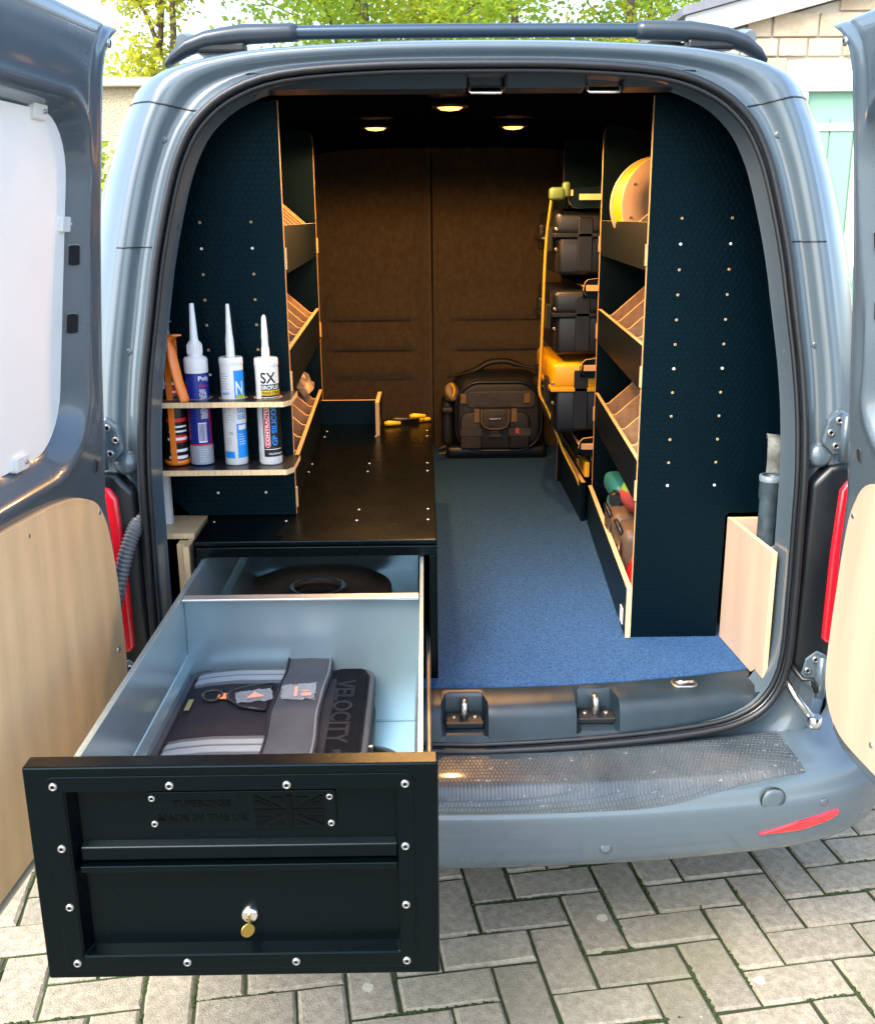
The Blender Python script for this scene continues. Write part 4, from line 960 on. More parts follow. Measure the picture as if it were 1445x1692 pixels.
# 3: white and cyan
x = CART[2]
t, b = cart(x, 'white sealant tube with cyan label and big letter N', .224, WHITEP, [(.0095, .224), (.0092, .228), (.0085, .262), (.0070, .272), (.0038, .330), (.0030, .334)])
MB().lathe([(RC * 1.03, .212), (RC * 1.035, .214), (RC * 1.03, .223), (RC * .96, .226)], (x, CY, ZB), 36, cap=False).build('rim', WHITEP, t)
patch(x, r1, .008, .045, ZB + .016, ZB + .200, 'label', CYAN, b)
patch(x, r2, .006, .040, ZB + .089, ZB + .142, 'white_panel', WHI, b)
ctext('N', x, r2, .011, ZB + .150, .017, .028, WHI, b); patch(x, r2, .011, .034, ZB + .1425, ZB + .1495, 'lime_band', LIME, b)
for k, s in enumerate(('SANI', 'SILI', 'SEAL')): ctext(s, x, r2 + .0004, .011, ZB + .125 - k * .0135, .022, .0105, CYAN, b)
patch(x, r2, .012, .032, ZB + .076, ZB + .086, 'white_box', WHI, b); hbars(x, r2, .012, .03, ZB + .045, 5, WHI, b, 4)
ctext('SEALANT', x, r1, -.022, ZB + .150, .020, .0055, CYAN, b)
hbars(x, r1, -.024, -.003, ZB + .162, 7, GREYT, b, 1); hbars(x, r1, -.022, .0, ZB + .092, 9, GREYT, b, 2, .005, .0008); ctext('CE', x, r1, -.010, ZB + .066, .010, .006, GREYT, b)
hbars(x, r1, -.016, -.004, ZB + .046, 4, GREYT, b, 7, .004, .0008); patch(x, r1, -.022, .001, ZB + .016, ZB + .030, 'cyan_block', CYAN, b)
# 4: white with black panel
x = CART[3]
t, b = cart(x, 'white and black contractor silicone tube nearest the shelf edge', .222, WHITEP, [(.0088, .222), (.0085, .226), (.0082, .243), (.0070, .246), (.0066, .262), (.0072, .264), (.0046, .306), (.0018, .311)])
MB().lathe([(RC * 1.03, .208), (RC * 1.035, .210), (RC * 1.03, .221), (RC * .96, .224)], (x, CY, ZB), 36, cap=False).build('rim', WHITEP, t)
patch(x, r1, -.010, .050, ZB + .018, ZB + .150, 'label', BLACK, b)
ctext('SX', x, r1, -.010, ZB + .173, .033, .023, BLACK, b); patch(x, r1, -.010, .05, ZB + .1505, ZB + .171, 'label', BLACK, b)
ctext('SIROFLEX', x, r2, -.009, ZB + .1605, .042, .0085, WHI, b); patch(x, r2, -.010, .05, ZB + .1485, ZB + .1585, 'yellow_band', YEL, b)
ctext('TRADE STRENGTH', x, r2 + .0004, -.009, ZB + .1503, .055, .0062, BLACK, b); patch(x, r2, -.010, .05, ZB + .1435, ZB + .1447, 'white_line', WHI, b)
f_ = cyl(x, r2); pp = rrect(-.0075, .0045, ZB + .038, ZB + .142, .0058, 6); mb = MB(); mb.v = [f_(a, c_) for a, c_ in pp]; mb.face(range(len(pp))); mb.build('white_capsule', WHI, b)
f_ = cyl(x, r2 + .0004); pp = rrect(-.0065, .0035, ZB + .039, ZB + .141, .0049, 6); mb = MB(); mb.v = [f_(a, c_) for a, c_ in pp]; mb.face(range(len(pp))); mb.build('red_capsule', REDI, b)
ctext('CONTRACTORS', x, r2 + .0009, .0020, ZB + .043, .094, .0068, WHI, b, True); ctext('GP SILICONE', x, r2, .0205, ZB + .042, .100, .0120, CYAN, b, True)
patch(x, r2, -.008, .03, ZB + .0335, ZB + .0348, 'white_line', WHI, b); ctext('COLOUR: BLACK', x, r2, .0, ZB + .0225, .032, .004, WHI, b)
patch(x, r1, -.0305, -.0265, ZB + .04, ZB + .19, 'side_print', GREYT, b)
# caulking gun with its cartridge
x = CART[0]
G = thing('caulking_gun', 'orange caulking gun holding a black tube at the left end of the rack', 'caulking gun', (x, CY, ZB))
bb = MB().lathe([(RC * .93, .003), (RC, .006), (RC, .215), (RC * .9, .22), (0, .222)], (x, CY, ZB), 32).build('cartridge', BLACK, G)
for k, (z0, z1, m) in enumerate(((.015, .022, WHI), (.03, .036, WHI), (.05, .066, REDI), (.055, .061, WHI), (.072, .076, WHI), (.082, .086, WHI), (.094, .102, REDI), (.15, .168, REDI), (.156, .160, WHI), (.172, .178, WHI))): patch(x, r1 + .0003 * k, -.012 + .004 * (k % 3), .034, ZB + z0, ZB + z1, 'printed_band', m, bb)
barcode(x, r1 + .004, -.022, -.008, ZB + .165, ZB + .205, bb, 11)
MB().lathe([(RC * 1.05, .002), (RC * 1.13, .002), (RC * 1.13, .012), (RC * 1.05, .012)], (x, CY, ZB), 32, cap=False).build('nose_ring', ORANGE, G)
MB().box(x - .006, x + .0065, CY - RC - .0042, CY - RC - .0012, ZB + .004, ZB + .262).build('front_rail', ORANGE, G, bevel=.001)
MB().box(x - .010, x + .010, CY + RC + .0012, CY + RC + .004, ZB + .004, ZB + .262).build('rear_rail', ORANGE, G, bevel=.001)
MB().box(x - .010, x + .012, CY - RC - .004, CY + RC + .004, ZB + .262, ZB + .272).build('back_plate', ORANGE, G, bevel=.002)
MB().tube([(x, CY, ZB + .2), (x, CY, ZB + .30)], .004, 10).build('plunger_rod', STEEL, G)
MB().lathe([(.013, 0), (.013, .003), (.008, .006), (0, .007)], (x - .002, CY, ZB + .298), 20).build('rod_cap', CHROME, G)
hd = cr([(x + .006, CY - .030, ZB + .272), (x + .012, CY - .038, ZB + .25), (x + .018, CY - .044, ZB + .22), (x + .026, CY - .046, ZB + .18), (x + .034, CY - .046, ZB + .15), (x + .036, CY - .046, ZB + .138)], 24)
MB().tube(hd, [.004 + .007 * smooth(0, .35, i / 23) * (1 if i < 21 else (.9, .75, .4)[i - 21]) for i in range(24)], 12, flat=.45).build('trigger', ORANGE, G)
MB().prism([(x - .008, CY - .034), (x + .020, CY - .045), (x + .036, CY - .034), (x + .010, CY - .020)], 'z', ZB + .273, ZB + .277).build('thumb_plate', ORANGE, G, bevel=.001)
MB().tube([(x - .004, CY - .012, ZB + .26), (x + .002, CY - .02, ZB + .278), (x + .012, CY - .022, ZB + .272)], .003, 8).build('release_catch', STEEL, G)

# ------------------------------------------------------------------ tray on the cabinet, far end
TB = thing('low_tray', 'low black tray with ply edges at the far end of the cabinet', 'tray', (-.34, 1.3, .906))
MB().box(-.43, -.247, 1.34, 1.352, .9065, .985, 1, 'y', 0).build('back_board', [PHENL, EDGE], TB)
MB().box(-.246, -.234, 1.155, 1.352, .9065, 1.010, 1, 'x', 0).build('end_board', [PHENL, EDGE], TB, bevel=.0005)
for k, (x, y, z, l, m) in enumerate(((-.16, 1.36, .915, .12, BLACKP), (-.12, 1.34, .93, .05, YELLOW), (-.20, 1.30, .915, .05, YELLOW), (-.10, 1.37, .914, .04, YELLOW))):
    q = tag(MB().tube([(x - l / 2, y, z), (x - l / 4, y, z + .002), (x + l / 2, y + .01, z)], [.007, .009, .006], 10).build('screwdriver', m), ['black handled screwdriver lying on the cabinet by the bulkhead', 'yellow tool handle resting on top of the far screwdriver', 'small yellow handle beside the low tray end board', 'short yellow handle at the far right of the cabinet top'][k], 'screwdriver', 'tools at the far end of the cabinet')

# crumpled pack in the lowest left tray
PK = MB(); rnd = random.Random(9); rows = []
for j in range(9):
    rows.append([(-.455 - .10 * j / 8 + rnd.uniform(-.006, .006), 1.15 + .17 * i / 8 + rnd.uniform(-.006, .006), 1.03 + .11 * j / 8 + rnd.uniform(-.008, .008)) for i in range(9)])
PK.grid(rows, sm=False)
o = PK.build('foil_pack', mat('foil_pack', (.50, .38, .26), .35, c2=(.03, .03, .10), vs=14, bump=.6, bs=30)); o.modifiers.new('solid', 'SOLIDIFY').thickness = .02
tag(o, 'crumpled foil packet in the lowest left shelf tray', 'packet')

# ------------------------------------------------------------------ cable reel
RL = thing('cable_reel', 'plywood cable reel wound with yellow cable in the top right tray', 'cable reel', (.531, .85, 1.448), rot=(0, 0, R(4)))
def fl_(y, m='flange'):
    q = MB(); q.lathe([(.037, 0), (.123, 0), (.1245, .0015), (.1245, .0165), (.123, .018), (.037, .018), (.037, 0)], (0, y, .1250), 56, ax=(0, -1, 0), cap=False); return q.build(m, mat('reel_wood', '#d3ad84', .55, var=.12, vs=6, stretch=(6, 1, 1)), RL, world=False)
f1 = fl_(-.035); f2 = fl_(.075)
for a in range(8): inst('screw', RIVET, f1, (.106 * math.cos(a * .785 + .3), -.0532, .125 + .106 * math.sin(a * .785 + .3)), FACE_Y, world=False, scale=.6)
MB().lathe([(.037, -.05), (.037, .04)], (0, 0, .125), 30, ax=(0, -1, 0), cap=False).build('core', mat('shaded_reel_core', (.04, .025, .015), .7), RL, world=False)  # shade of the hollow hub put into the core's dark colour
q = MB()
for k in range(7):
    for rr_ in (.118, .108): q.tube([(rr_ * math.cos(a), -.028 + k * .0115, .125 + rr_ * math.sin(a)) for a in [i * math.pi / 20 for i in range(40)]], .0056, 6, True)
q.build('cable', YELLOW, RL, world=False)

# ------------------------------------------------------------------ open case rack at the back right
OR = thing('open_rack', 'open black plywood rack with rounded brackets behind the right shelving', 'rack', (.5, 1.5, .593))
XF = .392
MB().prism([(XF, .593), (.70, .593), (.70, 1.55), (.62, 1.72), (.56, 1.80), (XF + .02, 1.80), (XF + .005, 1.79), (XF, 1.77)], 'y', 1.80, 1.812, 0, 1).build('upright_panel', [PHENL, EDGE], OR)
for k, (z, xe, ) in enumerate(((1.628, .338), (1.362, .392), (1.118, .392), (.868, .392))):
    br = MB().prism([(.452, z - .058), (xe + .028, z - .060), (xe + .010, z - .05), (xe, z - .034), (xe + .004, z - .012), (xe + .014, z - .002), (xe + .03, z), (.452, z + .004)], 'y', 1.273, 1.283, 0, 1).build('bracket', [PHENL, EDGE], OR)
    MB().box(.40 if k else .372, .446, 1.262, 1.2725, z - .035, z - .018).build('tenon', EDGE, OR)
    MB().box(xe + .004, .66, 1.284, 1.80, z - .058, z - .048).build('shelf', PHENL, OR)
    q = MB().box(xe, xe + .010, 1.284, 1.80, z - .058, z - .022, 0); 
    for i, f in enumerate(q.f):
        zz = [q.v[j][2] for j in f]; q.m[i] = 1 if max(zz) - min(zz) < 1e-6 else 0
    q.build('shelf_lip', [PHENL, EDGE], OR)
q = MB().box(.405, .418, 1.275, 1.80, .593, .722)
for i, f in enumerate(q.f):
    zz = [q.v[j][2] for j in f]; q.m[i] = 1 if max(zz) - min(zz) < 1e-6 else 0
q.build('kick_board', [PHENL, EDGE], OR)
CASE = mat('black_tool_box', (.005, .007, .011), .38, bump=.2, bs=500, var=.2, vs=12)
CASEY = mat('yellow_tool_box', (.78, .38, .005), .38, var=.05, vs=10)
def tcase(lab, z0, h, lower, upper, hy=.0):
    t = thing('tool_box', lab, 'tool box', (.46, 1.52, z0), 'tool boxes strapped in the open rack')
    x0, x1, ya, yb_ = .305, .62, 1.30, 1.76; zm = z0 + h * .62
    MB().box(x0 + .012, x1, ya + .01, yb_ - .01, z0, zm).build('base', lower, t, bevel=.014, seg=3)
    MB().box(x0, x1 + .005, ya, yb_, zm + .001, z0 + h).build('lid', upper, t, bevel=.018, seg=3)
    for k in range(3):
        xx = x0 + .07 + k * .09; MB().box(xx, xx + .045, ya - .003, ya + .012, z0 + .012, z0 + h * .9).build('rib', lower, t, bevel=.003)
    MB().box(x0 - .003, x1, ya - .003, yb_ + .003, zm - .006, zm + .008).build('seam_band', upper, t, bevel=.003)
    for y in (1.37, 1.64): MB().prism([(y, zm - .05), (y + .05, zm - .05), (y + .055, zm + .03), (y - .005, zm + .03)], 'x', x0 - .012, x0 + .004).build('latch', BLACKP, t, bevel=.004)
    for zz in (zm - .04, zm + .02): inst('latch_pin', RIVET, t, (x0 + .004, ya - .001, zz), FACE_Y, scale=.9)
    MB().tube(cr([(x0 - .002, 1.45, zm - .015), (x0 - .022, 1.46, zm - .01), (x0 - .026, 1.53, zm - .01), (x0 - .022, 1.60, zm - .01), (x0 - .002, 1.61, zm - .015)], 18), .009, 8).build('handle', BLACKP, t)
    return t
tcase('upper black tool box in the open rack under the green clamp', 1.372, .190, CASE, CASE)
tcase('middle black tool box strapped in the open rack', 1.128, .198, CASE, CASE)
tcase('lowest tool box with a bright yellow lid in the open rack', .880, .222, CASE, CASEY)
# ratchet strap and clamp
SC = thing('strap', 'yellow tie-down cord hanging in front of the tool boxes', 'strap', (.29, 1.5, .62)); pth = cr([(.294, 1.285, 1.615), (.290, 1.40, 1.45), (.286, 1.42, 1.2), (.283, 1.43, 1.06), (.283, 1.43, .985), (.31, 1.42, .93), (.36, 1.38, .80), (.408, 1.34, .70), (.418, 1.33, .62)], 90)
mb = MB(); rows = []
for i, p in enumerate(pth):
    tw = .0055; rows.append([(p[0] - tw, p[1], p[2]), (p[0], p[1] - .0035, p[2]), (p[0] + tw, p[1], p[2]), (p[0], p[1] + .0035, p[2])])
mb.grid(rows, True); mb.build('webbing', mat('yellow_webbing', (.75, .48, .05), .7, c2=(.35, .2, .01), vs=300, bump=.6, bs=600), SC)
CL = thing('spring_clamp', 'green clamp hooked on the top bracket of the open rack', 'clamp', (.31, 1.28, 1.59))
MB().box(.282, .330, 1.262, 1.30, 1.592, 1.630).build('jaw', GREENC, CL, bevel=.010, seg=3); MB().box(.322, .345, 1.265, 1.30, 1.60, 1.645).build('hook', GREENC, CL, bevel=.008, seg=3); MB().box(.335, .352, 1.270, 1.2725, 1.605, 1.622).build('tip', EDGE, CL)
# long tools in the bottom of the open rack
for nm, lab, cat, x, z, w_, h_, m, y0, y1 in (('spirit_level', 'yellow spirit level lying along the bottom of the open rack', 'level', .424, .735, .016, .05, YELLOW, 1.29, 1.62), ('spirit_level', 'silver box-section level behind the yellow one', 'level', .446, .745, .016, .055, CHROME, 1.31, 1.72), ('square_tube', 'brass coloured bar lying in the bottom of the open rack', 'bar', .402, .765, .010, .020, BRASS, 1.34, 1.78), ('tape_dispenser', 'clear and silver dispenser lying on the levels', 'dispenser', .44, .81, .05, .022, STEEL, 1.36, 1.50)):
    t = thing(nm, lab, cat, (x, (y0 + y1) / 2, z)); MB().box(x - w_ / 2, x + w_ / 2, y0, y1, z, z + h_).build('body', m, t, bevel=.003)
    for yy in (y0 + .03, (y0 + y1) / 2): MB().box(x - w_ / 2 - .001, x + w_ / 2 + .001, yy, yy + .03, z + h_ * .3, z + h_ * .75).build('vial_window' if nm == 'spirit_level' else 'clip', BLACKP, t)

# ------------------------------------------------------------------ tools in the bottom right bay
def small():
    BZ = .596; TEAL = mat('teal_plastic', (.02, .18, .20), .4); BRN = mat('brown_case', (.09, .055, .035), .5, bump=.3, bs=60)
    t = thing('power_tool', 'teal cordless power tool at the back of the bottom right bay', 'power tool', (.49, .95, BZ))
    MB().box(.44, .53, .90, 1.02, BZ, BZ + .16).build('battery', TEAL, t, bevel=.015, seg=3); MB().box(.435, .54, .86, 1.06, BZ + .161, BZ + .22).build('housing', TEAL, t, bevel=.022, seg=3); MB().tube([(.44, .87, BZ + .19), (.43, .82, BZ + .19)], .018, 12).build('chuck', BLACKP, t)
    for i, (y, lab) in enumerate(((.80, 'brown fabric pouch farther back in the bottom right bay'), (.64, 'brown fabric pouch nearer the end panel in the bottom right bay'))):
        t = thing('pouch', lab, 'pouch', (.47, y, BZ), 'pouches in the bottom right bay')
        MB().box(.405, .52, y - .07, y + .07, BZ, BZ + .175).build('body', BRN, t, bevel=.03, seg=4); MB().box(.398, .41, y - .03, y + .03, BZ + .06, BZ + .12).build('buckle', BLACKP, t, bevel=.004)
        MB().tube([(.41, y - .04, BZ + .16), (.40, y, BZ + .185), (.41, y + .04, BZ + .16)], .006, 8).build('grab_loop', BLACKP, t); MB().box(.400, .4035, y - .06, y - .045, BZ + .02, BZ + .15).build('zip', STEEL, t)
    t = thing('ball', 'red and green soft ball shaped bundle in the bottom right bay', 'bundle', (.49, .72, BZ + .17))
    MB().lathe([(0, -.055), (.03, -.05), (.05, -.025), (.056, 0), (.052, .012)], (.48, .73, BZ + .235), 24, cap=False).build('red_part', mat('red_rubber', (.45, .06, .05), .6), t); MB().lathe([(.052, .012), (.042, .034), (.024, .048), (0, .054)], (.48, .73, BZ + .235), 24, cap=False).build('green_part', mat('green_rubber', (.22, .40, .06), .6), t)
    t = thing('red_tool', 'red plastic tool handle by the near end of the bottom right bay', 'tool', (.43, .46, BZ))
    MB().prism([(.40, BZ), (.455, BZ), (.46, BZ + .10), (.44, BZ + .155), (.42, BZ + .15), (.398, BZ + .09)], 'y', .43, .50).build('handle', mat('red_plastic', (.55, .01, .015), .3), t, bevel=.01, seg=3); MB().box(.415, .445, .44, .49, BZ + .1555, BZ + .175).build('nose', BLACKP, t, bevel=.004)
small()

# ------------------------------------------------------------------ tool bag at the bulkhead
def toolbag():
    bx, by, bz = .185, 2.18, .592
    t = thing('tool_bag', 'black tool bag with flap pocket and carry handle at the bulkhead', 'tool bag', (bx, by + .1, bz))
    MB().box(bx - .175, bx + .20, by + .02, by + .22, bz, bz + .35).build('body', BAGB, t, bevel=.085, seg=6)
    MB().box(bx - .20, bx + .215, by + .005, by + .225, bz, bz + .055).build('moulded_base', BLACKP, t, bevel=.02, seg=3)
    fpn = MB().prism(rrect(bx - .155, bx + .185, bz + .04, bz + .315, .095, 10), 'y', by - .012, by + .03).build('front_pocket', BAGB, t, bevel=.016, seg=3)
    MB().tube([(x, by - .008, z) for x, z in rrect(bx - .158, bx + .188, bz + .038, bz + .318, .097, 12)], .006, 8, True).build('piping', BLACKP, t)
    MB().prism(rrect(bx - .115, bx + .16, bz + .215, bz + .285, .02, 4), 'y', by - .022, by - .004).build('upper_panel', BAGG, t, bevel=.006)
    fl2 = MB().prism([(bx - .055, bz + .215), (bx + .052, bz + .215), (bx + .054, bz + .165), (bx + .045, bz + .145), (bx + .02, bz + .135), (bx - .025, bz + .135), (bx - .048, bz + .145), (bx - .057, bz + .165)], 'y', by - .040, by - .014).build('flap_pocket', BAGG, t, bevel=.008, seg=3)
    MB().tube([(bx - .055, by - .041, bz + .215), (bx - .057, by - .041, bz + .165), (bx - .046, by - .041, bz + .144), (bx - .02, by - .041, bz + .134), (bx + .02, by - .041, bz + .134), (bx + .045, by - .041, bz + .144), (bx + .054, by - .041, bz + .165), (bx + .052, by - .041, bz + .215)], .003, 6).build('flap_binding', GOLDCLOTH, fl2)
    MB().box(bx - .028, bx + .024, by - .0435, by - .0405, bz + .168, bz + .184).build('badge', BLACK, fl2)
    text_mb('VELOCITY', .034, .0065, lambda u, v: (bx - .024 + u, by - .0440, bz + .173 + v)).build('lettering', WHI, fl2); MB().lathe([(.004, 0), (.003, .001), (0, .001)], (bx + .017, by - .0436, bz + .1765), 8, ax=(0, -1, 0), cap=False).build('emblem', mat('badge_pink', (.7, .3, .25), .4), fl2)
    for sx in (-1, 1):
        xx = bx + (-.098 if sx < 0 else .098)
        p = MB().prism(rrect(xx - .042, xx + .042, bz + .05, bz + .20, .035, 6, (1, 1, 0, 0)), 'y', by - .034, by - .008).build('side_pouch', BAGG if sx < 0 else BAGB, t, bevel=.008, seg=3)
        MB().box(xx - .043, xx + .043, by - .038, by - .034, bz + .105, bz + .135).build('pouch_band', BAGG, p)
        MB().box(bx + sx * .075 - .012, bx + sx * .075 + .012, by - .044, by - .02, bz + .16, bz + .215).build('strap', GOLDCLOTH, t, bevel=.004)
        MB().box(bx + sx * .128 - .013, bx + sx * .128 + .013, by - .030, by - .012, bz + .235, bz + .275).build('buckle', GOLDCLOTH, t, bevel=.004)
    MB().box(bx + .082, bx + .095, by - .0395, by - .0375, bz + .115, bz + .137).build('red_tag', mat('red_tag', (.5, .07, .04), .6), t)
    MB().prism([(bx - .03, bz + .095), (bx + .03, bz + .095), (bx + .012, bz + .125), (bx - .012, bz + .125)], 'y', by - .022, by - .010).build('lower_tab', BAGG, t, bevel=.003)
    MB().tube(cr([(bx - .19, by + .05, bz + .335), (bx - .15, by + .06, bz + .338), (bx - .08, by + .09, bz + .352), (bx - .02, by + .10, bz + .382), (bx + .05, by + .10, bz + .388), (bx + .11, by + .09, bz + .372), (bx + .19, by + .07, bz + .355)], 30), [.007 + .008 * smooth(.2, .4, i / 29) * (1 - smooth(.75, .9, i / 29)) for i in range(30)], 10, flat=.8).build('carry_handle', BAGB, t)
    MB().box(bx - .215, bx - .168, by + .03, by + .18, bz + .05, bz + .24).build('end_pocket', BAGB, t, bevel=.02, seg=3)
    tp = MB().lathe([(.014, -.012), (.038, -.012), (.038, .012), (.014, .012)], (bx - .172, by + .02, bz + .275), 24, ax=(.75, -.5, .45)).build('tape_roll', mat('tan_tape', (.30, .20, .09), .5), t)
    MB().lathe([(.026, .0121), (.037, .0121), (.037, .0135), (.026, .0135)], (bx - .172, by + .02, bz + .275), 24, ax=(-.75, -.5, .2), cap=False).build('yellow_face', YELLOW, t)
    MB().box(bx - .212, bx - .170, by + .0, by + .06, bz + .195, bz + .215).build('webbing_loop', BAGG, t, bevel=.006)
    MB().tube([(bx - .225, by - .02, bz + .05), (bx - .20, by - .03, bz + .065), (bx - .20, by - .03, bz + .035), (bx - .23, by - .02, bz + .03)], .005, 8).build('loose_cord', GOLDCLOTH, t)
toolbag()

# ------------------------------------------------------------------ ceiling lights (lit)
WARM = (1, .50, .16)
for k, (x, y, lab) in enumerate(((-.225, 1.146, 'lit round downlight above the left shelving side of the ceiling'), (.161, 1.142, 'lit round downlight on the right of the far ceiling pair'), (-.029, .60, 'lit round downlight nearest the rear doors'))):
    t = thing('ceiling_light', lab, 'ceiling light', (x, y, 1.795), 'round downlights in the van ceiling')
    MB().lathe([(.034, .002), (.042, -.004), (.040, -.009), (.032, -.009)], (x, y, 1.797), 28, cap=False).build('bezel', BLACKP, t)
    MB().lathe([(.032, -.006), (.022, -.013), (0, -.016)], (x, y, 1.797), 24, cap=False).build('lens', mat('warm_led', (1, .7, .4), .4, emit=(1, .46, .11), es=.75), t)
    ld = bpy.data.lights.new('downlight', 'SPOT'); ld.energy = LAMP_W; ld.color = WARM; ld.spot_size = R(176); ld.spot_blend = .2; ld.shadow_soft_size = .025
    lo = bpy.data.objects.new('downlight', ld); COL.objects.link(lo); lo.parent = t; lo.location = (0, 0, -.022)

# ------------------------------------------------------------------ background
LEAF = mat('leaf_green', (.20, .28, .03), .5, c2=(.09, .17, .015), vs=1.2, spec=.3)
def leafify(m, tr):
    t, b = nodes(m); out = [n for n in t.nodes if n.type == 'OUTPUT_MATERIAL'][0]; tl = N(t, 'ShaderNodeBsdfTranslucent'); tl.inputs[0].default_value = (*tr, 1); mx = N(t, 'ShaderNodeMixShader'); mx.inputs[0].default_value = .5
    t.links.new(b.outputs[0], mx.inputs[1]); t.links.new(tl.outputs[0], mx.inputs[2]); t.links.new(mx.outputs[0], out.inputs[0])
leafify(LEAF, (.55, .68, .06))
LEAF2 = mat('leaf_yellow', (.30, .32, .03), .5, c2=(.18, .24, .02), vs=1.5, spec=.3); leafify(LEAF2, (.78, .74, .08))
LEAF3 = mat('leaf_dark', (.12, .20, .03), .5, c2=(.06, .12, .015), vs=1.5, spec=.3); leafify(LEAF3, (.36, .48, .05))
BARK = mat('bark', (.10, .075, .05), .9, var=.4, vs=12, bump=1, bs=20, bdist=.02, stretch=(4, 4, 1))
def leaves(mb, cs, n, size, rnd):
    for k in range(n):
        c, r_ = rnd.choice(cs); v = Vector((rnd.gauss(0, 1), rnd.gauss(0, 1), rnd.gauss(0, 1))).normalized() * (r_ * rnd.random() ** .45)
        p = Vector(c) + v; a = Vector((rnd.uniform(-1, 1), rnd.uniform(-1, 1), rnd.uniform(-.8, .4))).normalized(); b = a.cross(Vector((rnd.uniform(-1, 1), rnd.uniform(-1, 1), rnd.uniform(-1, 1)))).normalized(); s = size * rnd.uniform(.6, 1.3); nn_ = a.cross(b)
        mb.add([p, p + a * s * .5 + b * s * .3, p + a * s - nn_ * s * .12, p + a * s * .5 - b * s * .3], [(0, 1, 2), (0, 2, 3)], sm=False)
def tree(lab, x, y, h, rx, rz, z0, n, seed, m, size=.10, ncl=34):
    rnd = random.Random(seed); t = thing('tree', lab, 'tree', (x, y, 0), 'trees beyond the van')
    tr = MB(); tr.tube(cr([(x, y, 0), (x + rnd.uniform(-.1, .1), y, h * .3), (x + rnd.uniform(-.2, .2), y, h * .6), (x + rnd.uniform(-.2, .2), y, h * .92)], 12), [(.16 - .012 * i) * (.4 if rx < 1 else .7) for i in range(12)], 10); tr.build('trunk', BARK, t); cs = []
    br = MB()
    for k in range(ncl):
        a = rnd.uniform(0, 6.28); q = rnd.random() ** .5; zz = z0 + (h - z0) * rnd.random(); rad = rx * math.sqrt(max(.1, 1 - ((zz - (z0 + h) / 2) / ((h - z0) / 2)) ** 2)); c = (x + rad * q * math.cos(a), y + rad * q * .7 * math.sin(a), zz); cs.append((c, rz * rnd.uniform(.5, 1.1)))
        if k < 14: br.tube(cr([(x, y, max(1, zz - rad * .7)), ((x + c[0]) / 2, (y + c[1]) / 2, zz - rad * .25), c], 6), [(.05 - .007 * i) * .6 for i in range(6)], 6)
    br.build('branches', BARK, t); mb = MB(); leaves(mb, cs, n, size, rnd); mb.build('crown', m, t)
tree('tall yellow-green tree at the left standing against white sky', -2.55, 8.6, 5.6, .85, .42, 2.2, 9500, 1, LEAF2, .07, 30)
tree('broad green tree directly behind the roof bar, left of centre', -.9, 10.5, 6.2, 1.9, .7, 1.4, 20000, 2, LEAF, .08, 50)
tree('yellow-green tree behind the middle of the roof bar', 1.0, 11.5, 6.0, 1.7, .65, 1.6, 19000, 3, LEAF2, .08, 46)
tree('dense green tree beside the stone garage', 2.6, 11.8, 6.4, 1.8, .7, 1.4, 20000, 4, LEAF, .08, 50)
tree('darker tree filling the gap behind the others', .2, 14.5, 6.6, 3.0, .9, 1.2, 22000, 5, LEAF3, .11, 60)
def shrub(lab, x, y, z0, z1, r_, n, seed, m, flower=0):
    rnd = random.Random(seed); t = thing('shrub', lab, 'shrub', (x, y, 0)); MB().tube([(x, y, 0), (x + .03, y, z0 + (z1 - z0) * .5)], [.04, .015], 7).build('stem', BARK, t)
    cs = [((x + rnd.uniform(-r_, r_), y + rnd.uniform(-r_, r_) * .7, z0 + (z1 - z0) * rnd.random()), .25) for k in range(14)]; mb = MB(); leaves(mb, cs, n, .07, rnd); mb.build('foliage', m, t)
    for k in range(flower):
        c = rnd.choice(cs)[0]; MB().lathe([(0, -.02), (.03, -.01), (.04, .01), (.02, .025), (0, .02)], (c[0], c[1] - .25, c[2]), 8, cap=False).build('flower', mat('pink_flower', (.55, .08, .16), .6), t)
shrub('leafy shrub with pink flowers against the roughcast wall at left', -2.35, 5.3, .4, 2.05, .55, 3200, 8, LEAF, 9)
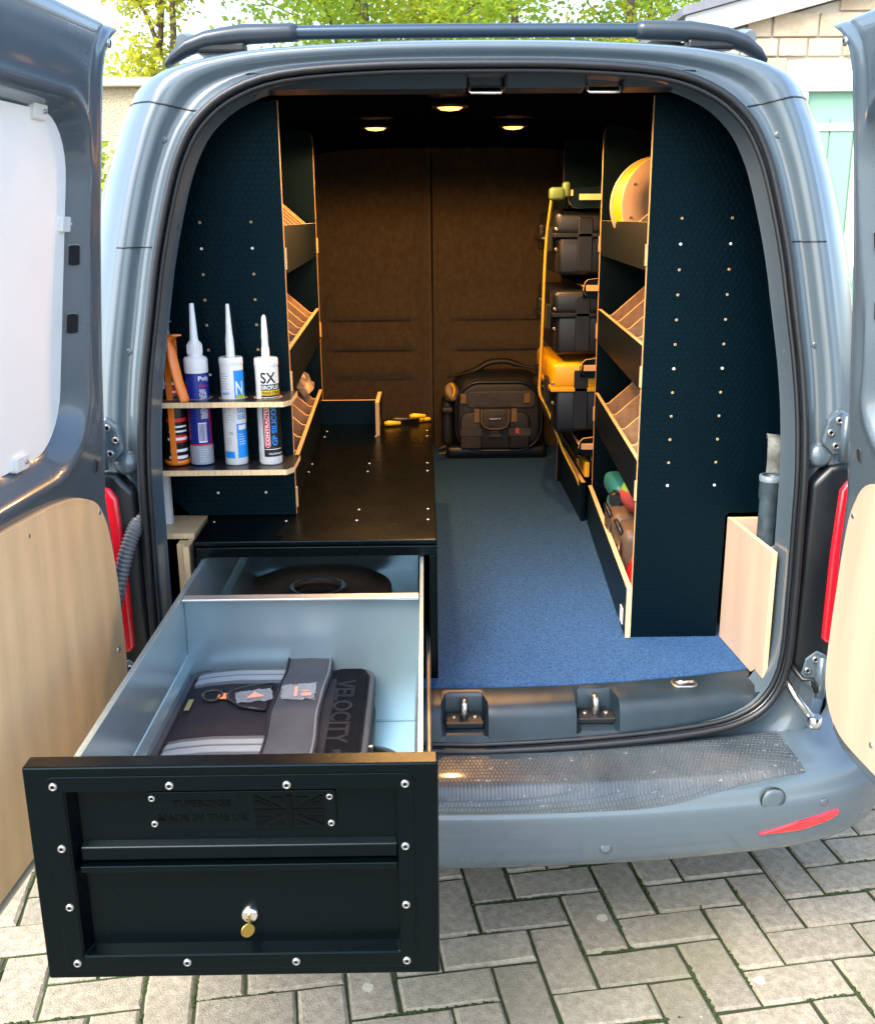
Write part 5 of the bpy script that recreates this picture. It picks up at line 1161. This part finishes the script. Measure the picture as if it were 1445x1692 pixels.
def houses():
    # left: roughcast outbuilding
    t = thing('outbuilding', 'beige roughcast outbuilding wall behind the left of the van', 'building', (-3.4, 6.4, 0))
    MB().box(-4.9, -2.02, 6.0, 8.5, 0, 2.46).build('wall', mat('roughcast', (.60, .50, .34), .95, c2=(.40, .32, .20), vs=55, bump=1, bs=80, bdist=.02), t)
    MB().box(-5.0, -1.96, 5.92, 8.6, 2.461, 2.52).build('coping', mat('coping_stone', (.5, .46, .38), .9, var=.15, vs=12), t, bevel=.01)
    # right: stone garage with bargeboard
    g = thing('garage', 'pale stone garage with white bargeboard and green door', 'garage', (4.2, 8.5, 0)); Y = 7.0
    STONE = mat('pale_stone', (.52, .43, .30), .9, c2=(.40, .30, .19), vs=7, bump=.8, bs=40, bdist=.01, rand=.12); MORT = mat('mortar', (.50, .45, .36), .95, bump=.5, bs=60)
    wx0, wx1 = 2.12, 6.4
    rt = lambda x: 2.90 + (x - 2.12) * .255
    MB().prism([(wx0, 0), (wx1, 0), (wx1, rt(wx1)), (wx0, rt(wx0))], 'y', Y, Y + 3.5).build('wall', MORT, g)
    rnd = random.Random(12); z = 1.85; q = 0
    while z < 3.9:
        hh = rnd.uniform(.13, .19); x = wx0 + .01 + rnd.uniform(0, .05)
        while x < 4.6:
            ww = rnd.uniform(.2, .42); xe = min(x + ww, 4.7)
            inside = z + hh < rt(x) + .13 and not (xe > 2.93 and z < 2.66)
            if inside: MB().box(x + .008, xe - .008, Y - .022 - rnd.uniform(0, .012), Y - .001, z + .007, z + hh - .007).build('stone', STONE, g, bevel=.008); q += 1
            x = xe
        z += hh
    WT = mat('white_paint', (.78, .78, .76), .5)
    MB().prism([(1.98, rt(1.98) + .01), (wx1 + .2, rt(wx1 + .2) + .01), (wx1 + .2, rt(wx1 + .2) + .19), (1.98, rt(1.98) + .19)], 'y', Y - .12, Y - .075).build('bargeboard', WT, g)
    MB().prism([(1.94, rt(1.94) + .195), (wx1 + .2, rt(wx1 + .2) + .195), (wx1 + .2, rt(wx1 + .2) + .26), (1.94, rt(1.94) + .26)], 'y', Y - .18, Y + 3.6).build('roof', mat('slate_roof', (.16, .17, .19), .7, var=.2, vs=10), g)
    MB().prism([(1.98, rt(1.98) + .01), (wx1, rt(wx1) + .01), (wx1, rt(wx1) + .05), (1.98, rt(1.98) + .05)], 'y', Y - .0745, Y - .005).build('soffit', WT, g)
    MB().box(2.90, 5.3, Y - .09, Y - .002, 2.50, 2.655).build('lintel', WT, g, bevel=.006)
    GR = mat('green_paint', (.20, .38, .26), .45)
    d = MB().box(3.02, 5.2, Y - .03, Y - .003, .02, 2.50).build('door', GR, g)
    for k in range(11): MB().box(3.03 + k * .197, 3.03 + k * .197 + .184, Y - .045, Y - .031, .05, 2.30).build('plank', GR, d, bevel=.003)
    MB().box(3.0, 5.22, Y - .055, Y - .046, 2.20, 2.26).build('rail', mat('pale_green', (.45, .58, .46), .45), d)
    for xx in (2.92, 3.42): MB().box(xx, xx + .09, Y - .075, Y - .056, .02, 2.499).build('frame_post', WT, d)
houses()
